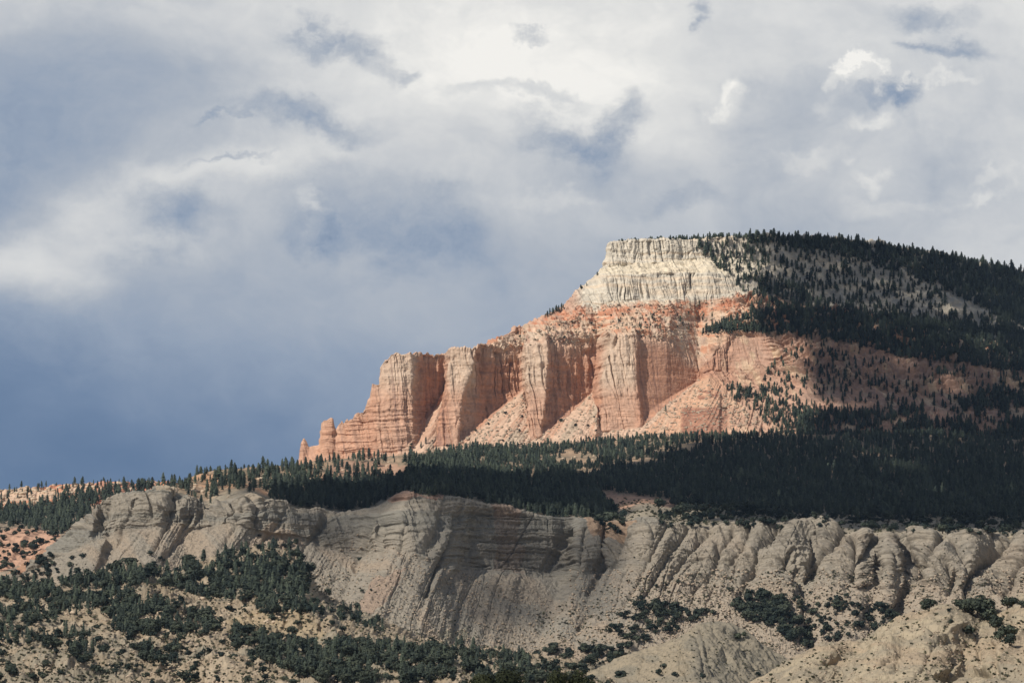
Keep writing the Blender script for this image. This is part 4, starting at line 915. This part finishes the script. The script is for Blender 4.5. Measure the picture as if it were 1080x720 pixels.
scatter('grey', [(770,640),(800,626),(830,638),(848,660),(860,686),(838,682),(815,662),(790,655)], 1/20, 'juniper', 8.5, 'gully trees')
scatter('grey', [(830,625),(870,628),(950,640),(955,655),(900,674),(860,680),(848,650)], 1/48, 'juniper', 7, 'gully east')
# wooded hills
WF = [([(-40,622),(60,618),(90,612),(110,605),(137,600),(160,603),(181,606),(200,598),(220,592),(259,582),(280,580),(315,572),(322,600),(325,637),(300,643),(270,637),(245,633),(200,628),(190,622),(150,618),(120,622),(60,632),(-40,632)], 1/9.5, 9.5, 'hill upper'),
      ([(-40,650),(40,640),(60,632),(110,626),(150,630),(180,640),(215,650),(240,665),(215,672),(180,669),(150,673),(120,669),(125,655),(80,648),(50,658),(-40,668)], 1/11, 8.5, 'hill middle'),
      ([(-40,668),(50,662),(100,672),(108,685),(95,693),(60,690),(40,680),(-40,682)], 1/22, 7.5, 'hill lower'),
      ([(145,680),(190,685),(195,700),(160,705),(145,695)], 1/24, 7.5, 'hill lower'),
      ([(245,658),(285,676),(340,680),(400,680),(470,688),(520,690),(562,695),(562,725),(340,722),(310,712),(290,702),(250,690)], 1/13, 8.5, 'hill front'),
      ([(325,635),(370,645),(400,656),(404,668),(360,656),(328,648)], 1/13, 7.5, 'hill upper'),
      ([(240,640),(320,632),(328,645),(300,650),(260,648)], 1/16, 8, 'hill middle')]
for q, dn_, h, z in WF:
    scatter('wooded_hills', q, dn_ * 0.75, 'juniper', h * 0.8, z, gap=(11, -0.14)); scatter('wooded_hills', q, dn_ * 0.9, 'pine', h * 1.0, z, gap=(11, -0.16))
scatter('wooded_hills', [(-40,620),(330,600),(420,670),(560,690),(660,700),(660,725),(-40,725)], 1/150, 'juniper', 6, 'hill open')
scatter('wooded_hills', [(560,696),(700,702),(760,720),(560,724)], 1/60, 'juniper', 7, 'valley')
for x, y, h in [(98,709,7),(104,711,7),(112,712,6),(42,716,6),(128,703,5),(150,694,7)]: one('wooded_hills', x, y, 'juniper', h, 'hill lower')
# knoll and tan hill
for x, y, h in [(778,675,7.5),(784,672,6),(802,668,6),(775,652,9),(766,652,7),(786,656,8),(700,705,6),(694,712,7),(712,714,6),(800,712,5),(740,716,6)]: one('clay_knoll', x, y, 'juniper', h, 'knoll')
for x, y, h in [(979,643,7),(975,644,5),(1012,642,6),(1017,645,7),(1023,646,9),(1030,650,9.5),(1037,652,9),(1044,656,8.5),(1041,646,9),(1034,643,9),(1050,664,7.5),(1056,668,8),(1061,672,8),(1064,680,6.5),(1054,676,6),(1020,669,5.5),(1025,668,4.5),(1062,641,8),(1068,638,6),(1079,640,5),
                (1026,642,8),(1048,660,7),(1000,645,3),(1003,658,3.5)]:
    one('tan_hill', x, y, 'juniper', h, 'tan hill')

print('trees', len(trees))
from collections import Counter
T = trees
pos = np.array([t[1:4] for t in T]); hh = np.array([t[4] for t in T])
bpx, bpy_ = proj(pos); app = hh / pos[:, 1] * FPX
mx_, my_ = (bpx + 80).astype(int).clip(0, 1239), (bpy_ - app * 0.55 + 60).astype(int).clip(0, 859)
vis = (pos[:, 1] < near_depth[my_, mx_] + 60) & (bpx > 3) & (bpx < 1077) & (bpy_ - app < 716)
kinds = np.array([t[0] for t in T])
single = np.zeros(len(T), bool)
for k in ('pine', 'juniper'):
    c = np.nonzero((kinds == k) & vis)[0]; c = c[np.argsort(-app[c])][:300]; single[c] = True

def marks(x):
    for lim, ph in ((60, "close to the photo's left edge"), (125, "below the leftmost grey bluff"), (215, "below the twin grey bluffs"), (270, "below the bare gully"), (318, "just left of the pink cliff's tip"),
                    (360, "under the pink hoodoo tower"), (402, "under the stepped pink spur"), (440, "under the first pink buttress"), (474, "between first and second buttress"), (512, "under the second pink buttress"), (555, "left of the third buttress"),
                    (590, "under the third pink buttress"), (636, "left of the fourth buttress"), (672, "under the fourth pink buttress"), (738, "under the sheer pink wall"), (805, "under the talus cone"),
                    (860, "right of the talus cone"), (925, "under the half shaded pink slope"), (985, "under the shaded pink slope"), (1040, "toward the photo's right side")):
        if x < lim: return ph
    return "at the photo's right edge"
ZT = {'mesa rim': 'on the mesa rim', 'mesa mid': 'in the mesa belt', 'mesa top': 'on the mesa slope', 'mesa foot': 'at the mesa foot', 'mesa bench': 'on the mesa bench', 'mesa talus': 'on pink talus', 'mesa ledge': 'on a mesa ledge',
      'bench': 'in the bench forest', 'bench front': 'along the bench front', 'knob': 'on the rocky knob', 'shelf': 'on the pale shelf', 'far': 'on the far ridge', 'left slope': 'on the bottom slope', 'grey slope': 'alone on grey talus',
      'gully': 'beside the clay knoll', 'gully trees': 'in the dark gully', 'gully east': 'below the small cave', 'valley': 'on the valley floor', 'hill upper': 'in the upper hill band', 'hill middle': 'in the middle hill band', 'hill lower': 'on the lowest tan hill',
      'hill front': 'in the front hill band', 'hill open': 'on open hill clay', 'knoll': 'on the clay knoll', 'tan hill': 'on the tan hill'}
def datas(tpl, name, mat, V2, F2, n):
    out = []
    for i in range(n):
        V_, F_, t_ = tpl(i); c = raw_object(name + '_crown', V_, F_, [mat], shade=t_)
        a, b = V2(i); out.append((c, raw_object(name + '_trunk', a, b, [M_bark])))
    return out
DP = datas(lambda i: cone_tree(400 + i, 13, 10, 0.22 if i % 3 else 0.28), 'pine', M_pine, lambda i: stem(-0.05, 0.5, 0.022, 0.010), None, 8)
DJ = datas(lambda i: puff_tree(500 + i, 320, leaf=0.085, lobes=6), 'juniper', M_jun, lambda i: stem(-0.05, 0.5, 0.045, 0.02, bend=0.1), None, 8)
proto = {}
def plant(kind, i):
    t = T[i]; D_ = DP if kind == 'pine' else DJ
    v = int(rng.integers(0, 8))
    nm = kind + '_tree'
    if (kind, v) not in proto:
        r = bpy.data.objects.new(nm, None); c = bpy.data.objects.new('crown', D_[v][0]); k = bpy.data.objects.new('trunk', D_[v][1])
        c.parent = r; k.parent = r; proto[(kind, v)] = (r, c, k)
        trio = (r, c, k)
    else:
        r0, c0, k0 = proto[(kind, v)]; r = r0.copy(); c = c0.copy(); k = k0.copy(); c.parent = r; k.parent = r; trio = (r, c, k)
    for q in trio: scene.collection.objects.link(q)
    r.empty_display_size = 1
    r.location = (t[1], t[2], t[3] - 0.1)
    r.rotation_euler = (0, 0, rng.uniform(0, 6.28)); w = float(rng.uniform(.85, 1.2)) * (1.35 if kind == 'juniper' else 1.15)
    r.scale = (t[4] * w, t[4] * w, t[4])
    size = 'Tall' if app[i] > (12.5 if kind == 'pine' else 12) else ('Middling' if app[i] > (10.3 if kind == 'pine' else 9) else 'Small')
    shape = {'pine': 'pointed pine', 'juniper': 'round juniper'}[kind]
    r['label'] = f"{size.lower()} {shape} {ZT[t[5]]}, {marks(bpx[i])}"
    r['category'] = 'tree'; r['group'] = f"{size.lower()} {kind}s {ZT[t[5]]}, {marks(bpx[i])}"
for k in ('pine', 'juniper'):
    for i in np.nonzero(single & (kinds == k))[0]: plant(k, i)

def mass(name, sel, tpls, mat, sx, trunk=True, z_off=-0.1, tilt=0.0, k2=None, hsel=None, psel=None):
    Vs, Fs, Ts, off = [], [], [], 0
    pp = pos[sel] if psel is None else psel; h_ = hh[sel] if hsel is None else hsel
    which = rng.integers(0, len(tpls), len(pp))
    for w in range(len(tpls)):
        m_ = np.nonzero(which == w)[0]
        if not len(m_): continue
        V_, F_, T_ = tpls[w]; a = rng.uniform(0, 6.283, len(m_)); s = h_[m_]; wd = s * sx * rng.uniform(.85, 1.2, len(m_))
        x = V_[None, :, 0] * wd[:, None]; y = V_[None, :, 1] * wd[:, None]; z = V_[None, :, 2] * s[:, None]
        ca, sa = np.cos(a)[:, None], np.sin(a)[:, None]
        W_ = np.stack([x * ca - y * sa + pp[m_, 0:1], x * sa + y * ca + pp[m_, 1:2], z + pp[m_, 2:3] + z_off], -1)
        Vs.append(W_.reshape(-1, 3)); Fs.append((F_[None] + (np.arange(len(m_)) * len(V_))[:, None, None] + off).reshape(-1, 3)); off += len(m_) * len(V_)
        tt = np.clip(T_[None] * 0.55 + rng.normal(0.05, .30, len(m_))[:, None], 0, 1); Ts.append(tt.reshape(-1))
    me = raw_object(name, np.concatenate(Vs), np.concatenate(Fs), [mat], shade=np.concatenate(Ts))
    o = mkobj(name, me); o['kind'] = 'stuff'; return o
mass('pine_forest', (kinds == 'pine') & ~single, PINES, M_pine, 1.4)
mass('juniper_woodland', (kinds == 'juniper') & ~single, JUNS, M_jun, 1.2)

# low scrub and loose stones
def spread(layer, poly, dens, hmin, hmax, gap=None):
    poly = np.array(poly, float); x0, y0 = poly.min(0); x1, y1 = poly.max(0); n = int((x1 - x0) * (y1 - y0) * dens)
    px = rng.uniform(x0, x1, n); py = rng.uniform(y0, y1, n); ok = inpoly(px, py, poly)
    if gap is not None: ok &= fbm(px / gap[0] + 90, py / gap[0] * 1.6, 3) > gap[1]
    Pp, lut = LAYERS[layer]; ix = (px[ok] + 80).astype(int).clip(0, 1239); iy = (py[ok] + 60).astype(int).clip(0, 859); v = lut[iy, ix]; v = v[v >= 0]
    if layer in STEEP: v = v[~STEEP[layer][v]]
    p = Pp[v] + np.stack([rng.uniform(-.5, .5, len(v)), rng.uniform(-.5, .5, len(v)), 0 * v], -1)
    return p, rng.uniform(hmin, hmax, len(v)) ** 1.0
sc = [spread('wooded_hills', [(-60,600),(330,570),(420,660),(700,700),(760,724),(-60,724)], 1/16, 0.8, 2.4),
      spread('grey', [(-60,640),(60,585),(120,600),(300,590),(420,620),(600,690),(-60,700)], 1/60, 0.7, 2.0),
      spread('grey', [(560,650),(660,610),(780,600),(1150,610),(1150,700),(560,705)], 1/14, 0.8, 2.4, gap=(14, -0.2)),
      spread('grey', [(640,556),(1150,566),(1150,640),(640,640)], 1/60, 0.6, 1.6),
      spread('grey', [(300,600),(480,600),(620,660),(640,700),(400,690)], 1/34, 0.6, 1.6),
      spread('bench', [(640,525),(1150,545),(1150,566),(640,560)], 1/10, 1.2, 3.0),
      spread('tan_hill', [(780,724),(850,684),(960,648),(1150,600),(1150,724)], 1/20, 0.2, 1.5, gap=(13, -0.1)),
      spread('clay_knoll', [(640,724),(700,680),(750,655),(800,676),(860,724)], 1/30, 0.5, 1.4)]
mass('scrub', None, SCRUBS, M_scrub, 1.5, psel=np.concatenate([a for a, b in sc]), hsel=np.concatenate([b for a, b in sc]))
st = [spread('grey', [(380,560),(480,600),(620,640),(660,700),(330,690),(330,600)], 1/16, 0.4, 1.6),
      spread('grey', [(600,600),(1150,600),(1150,700),(600,700)], 1/14, 0.5, 2.0),
      spread('wooded_hills', [(-60,600),(330,570),(420,660),(700,700),(760,724),(-60,724)], 1/24, 0.4, 1.6),
      spread('mesa', [(420,490),(560,410),(640,410),(740,400),(810,445),(640,470)], 1/8, 0.7, 3.4),
      spread('mesa', [(520,364),(640,320),(800,318),(800,352),(560,366)], 1/16, 0.8, 3.2),
      spread('tan_hill', [(780,724),(850,684),(960,648),(1150,600),(1150,724)], 1/22, 0.2, 0.8)]
o = mass('loose_stones', None, ROCKS, M_stone, 1.0, z_off=0.0, psel=np.concatenate([a for a, b in st]), hsel=np.concatenate([b for a, b in st]))
st = [spread('bench', [(176,518),(200,503),(316,494),(420,486),(420,510),(330,520),(212,534)], 1/22, 1.2, 3.6, gap=(12, 0.0)), spread('bench', [(560,478),(660,470),(760,490),(640,510)], 1/40, 1.5, 3),
      spread('far', [(-60,515),(130,508),(150,520),(-60,542)], 1/14, 1.5, 5), spread('wooded_hills', [(60,625),(240,620),(300,650),(240,680),(60,650)], 1/26, 1.0, 3.0, gap=(10, 0.0))]
mass('pale_boulders', None, ROCKS, M_stone_pale, 1.2, z_off=0.2, psel=np.concatenate([a for a, b in st]), hsel=np.concatenate([b for a, b in st]))

# the closest trees, rising into the bottom of the frame
def broad(px, top, wpx, label):
    k = FPX / 1000.0
    x = (px - 540) / FPX * 1003; ztop = (800 - top) / FPX * 1003
    zb = (800 - 742) / FPX * 1003; h = ztop - zb + 0.6
    V_, F_, t_ = puff_tree(int(px), 2600, leaf=0.030, lobes=14, base=0.1)
    c = raw_object('broadleaf_crown', V_, F_, [M_oak], shade=t_)
    a, b = stem(-0.08, 0.6, 0.035, 0.018, n=7, bend=0.05)
    k_ = raw_object('broadleaf_trunk', a, b, [M_bark])
    r = mkobj('broadleaf_tree', None); r.location = (x, 1003, zb - 0.6)
    s = wpx / FPX * 1003 / 0.95; r.scale = (s, s, h)
    mkobj('crown', c, r); mkobj('trunk', k_, r); r['label'] = label; r['category'] = 'tree'; r['group'] = 'nearest round trees along the bottom edge'
broad(508, 706, 36, 'dark olive leafy crown at the bottom edge, leftmost of four')
broad(536, 703, 40, 'wide olive leafy crown at the bottom edge, second from left')
broad(586, 705, 34, 'narrow black-green leafy crown at the bottom edge, third from left')
broad(614, 704, 38, 'dense black-green leafy crown at the bottom edge, rightmost of four')

# ------------------------------------------------------------------ clouds overhead that shade parts of the land
HC = 3300.0
from mathutils.kdtree import KDTree
def sunplane(p):
    k = (HC - p[:, 2]) / SUN[2]; return p + SUN[None] * k[:, None]
LIT = [('mesa', [(300,495),(300,430),(500,340),(620,240),(790,240),(800,300),(800,345),(842,360),(862,420),(838,452),(690,458),(430,485)], 4),
       ('grey', [(-60,640),(100,520),(180,512),(280,535),(300,575),(330,600),(400,560),(400,520),(446,518),(448,600),(470,650),(600,672),(665,640),(670,560),(720,548),(1150,560),(1150,700),(-60,700)], 5),
       ('bench', [(170,540),(170,490),(420,480),(600,468),(680,468),(600,500),(500,492),(440,494),(300,510),(250,530)], 3)]
_lit = []
for ly, q, stp in LIT:
    a, b = np.meshgrid(np.arange(-40, 1120, stp), np.arange(230, 700, stp)); a = a.ravel().astype(float); b = b.ravel().astype(float); k_ = inpoly(a, b, q)
    Pp, lut = LAYERS[ly]; v = lut[(b[k_] + 60).astype(int), (a[k_] + 80).astype(int)]; _lit.append(sunplane(Pp[v[v >= 0]]))
_lit = np.concatenate(_lit); KD = KDTree(len(_lit))
for i_, p_ in enumerate(_lit): KD.insert(p_, i_)
KD.balance()
def cloud(layer, poly, step, rad, name='cloud', holes=(), keep=1.0):
    px, py = np.meshgrid(np.arange(-60, 1150, step[0]), np.arange(230, 720, step[1]))
    px = (px + rng.uniform(-.5, .5, px.shape) * step[0]).ravel(); py = (py + rng.uniform(-.5, .5, py.shape) * step[1]).ravel()
    ok = inpoly(px, py, poly)
    for q in holes: ok &= ~inpoly(px, py, q)
    Pp, lut = LAYERS[layer]; v = lut[(py[ok] + 60).astype(int), (px[ok] + 80).astype(int)]; p = Pp[v[v >= 0]]
    k = (HC - p[:, 2]) / SUN[2]; c = p + SUN[None] * k[:, None]; c[:, 2] += rng.uniform(-25, 40, len(c))
    psz = rng.uniform(rad * .75, rad * 1.25, len(c))
    kp = np.array([KD.find((q[0], q[1], HC))[2] > s_ * 0.8 for q, s_ in zip(p + SUN[None] * k[:, None], psz)]); kk = rng.random(kp.sum()) < keep; c = c[kp][kk]; psz = psz[kp][kk]
    Vs, Fs, off = [], [], 0
    for j in range(len(c)):
        V_, F_, _ = ROCKS[j % 6]; Vs.append(V_ * psz[j] * np.array((1.1, 1.1, 1.0)) + c[j]); Fs.append(F_ + off); off += 12
    me = raw_object(name, np.concatenate(Vs), np.concatenate(Fs), [M_cloud]); o = mkobj(name, me); o['kind'] = 'structure'
    return o
cloud('mesa', [(822,235),(1200,290),(1200,480),(838,480),(872,440),(872,400),(850,365),(812,352),(806,300)], (7, 7), 20, keep=0.62)
cloud('bench', [(700,478),(770,464),(1160,458),(1160,560),(900,553),(800,547),(715,532),(600,514),(560,508),(640,500)], (8, 1.2), 34, keep=0.58, holes=[[(895,470),(925,472),(985,508),(950,514)]])
cloud('bench', [(400,504),(450,500),(560,508),(640,520),(640,545),(560,535),(480,520),(420,514),(360,520),(300,524),(290,531),(330,534),(380,536),(400,530),(430,516)], (6, 1.0), 26)
cloud('grey', [(476,545),(500,533),(560,540),(600,545),(655,560),(668,585),(650,640),(600,650),(560,672),(500,655),(470,636),(474,600)], (6, 6), 8, keep=0.30)
cloud('grey', [(300,538),(395,540),(405,552),(370,575),(330,585),(312,560)], (6, 6), 7, keep=0.55)

# ------------------------------------------------------------------ thin blue air between the camera and the mesa
hv = np.array([(x, y, z) for x in (-9000, 9000) for y in (-400, 11500) for z in (-330, 1250)], float)
hf = np.array([(0,1,3,2),(4,6,7,5),(0,4,5,1),(2,3,7,6),(0,2,6,4),(1,5,7,3)])
hm = bpy.data.materials.new('air'); hm.use_nodes = True; t = hm.node_tree; t.nodes.clear()
ho = N(t, 'ShaderNodeOutputMaterial'); pv = N(t, 'ShaderNodeVolumePrincipled')
pv.inputs['Color'].default_value = (0.50, 0.70, 1.0, 1); pv.inputs['Density'].default_value = 0.65e-5; pv.inputs['Anisotropy'].default_value = 0.1
t.links.new(pv.outputs[0], ho.inputs['Volume'])
if True:
    h_ = mkobj('haze', raw_object('haze', hv, hf, [hm])); h_['kind'] = 'stuff'
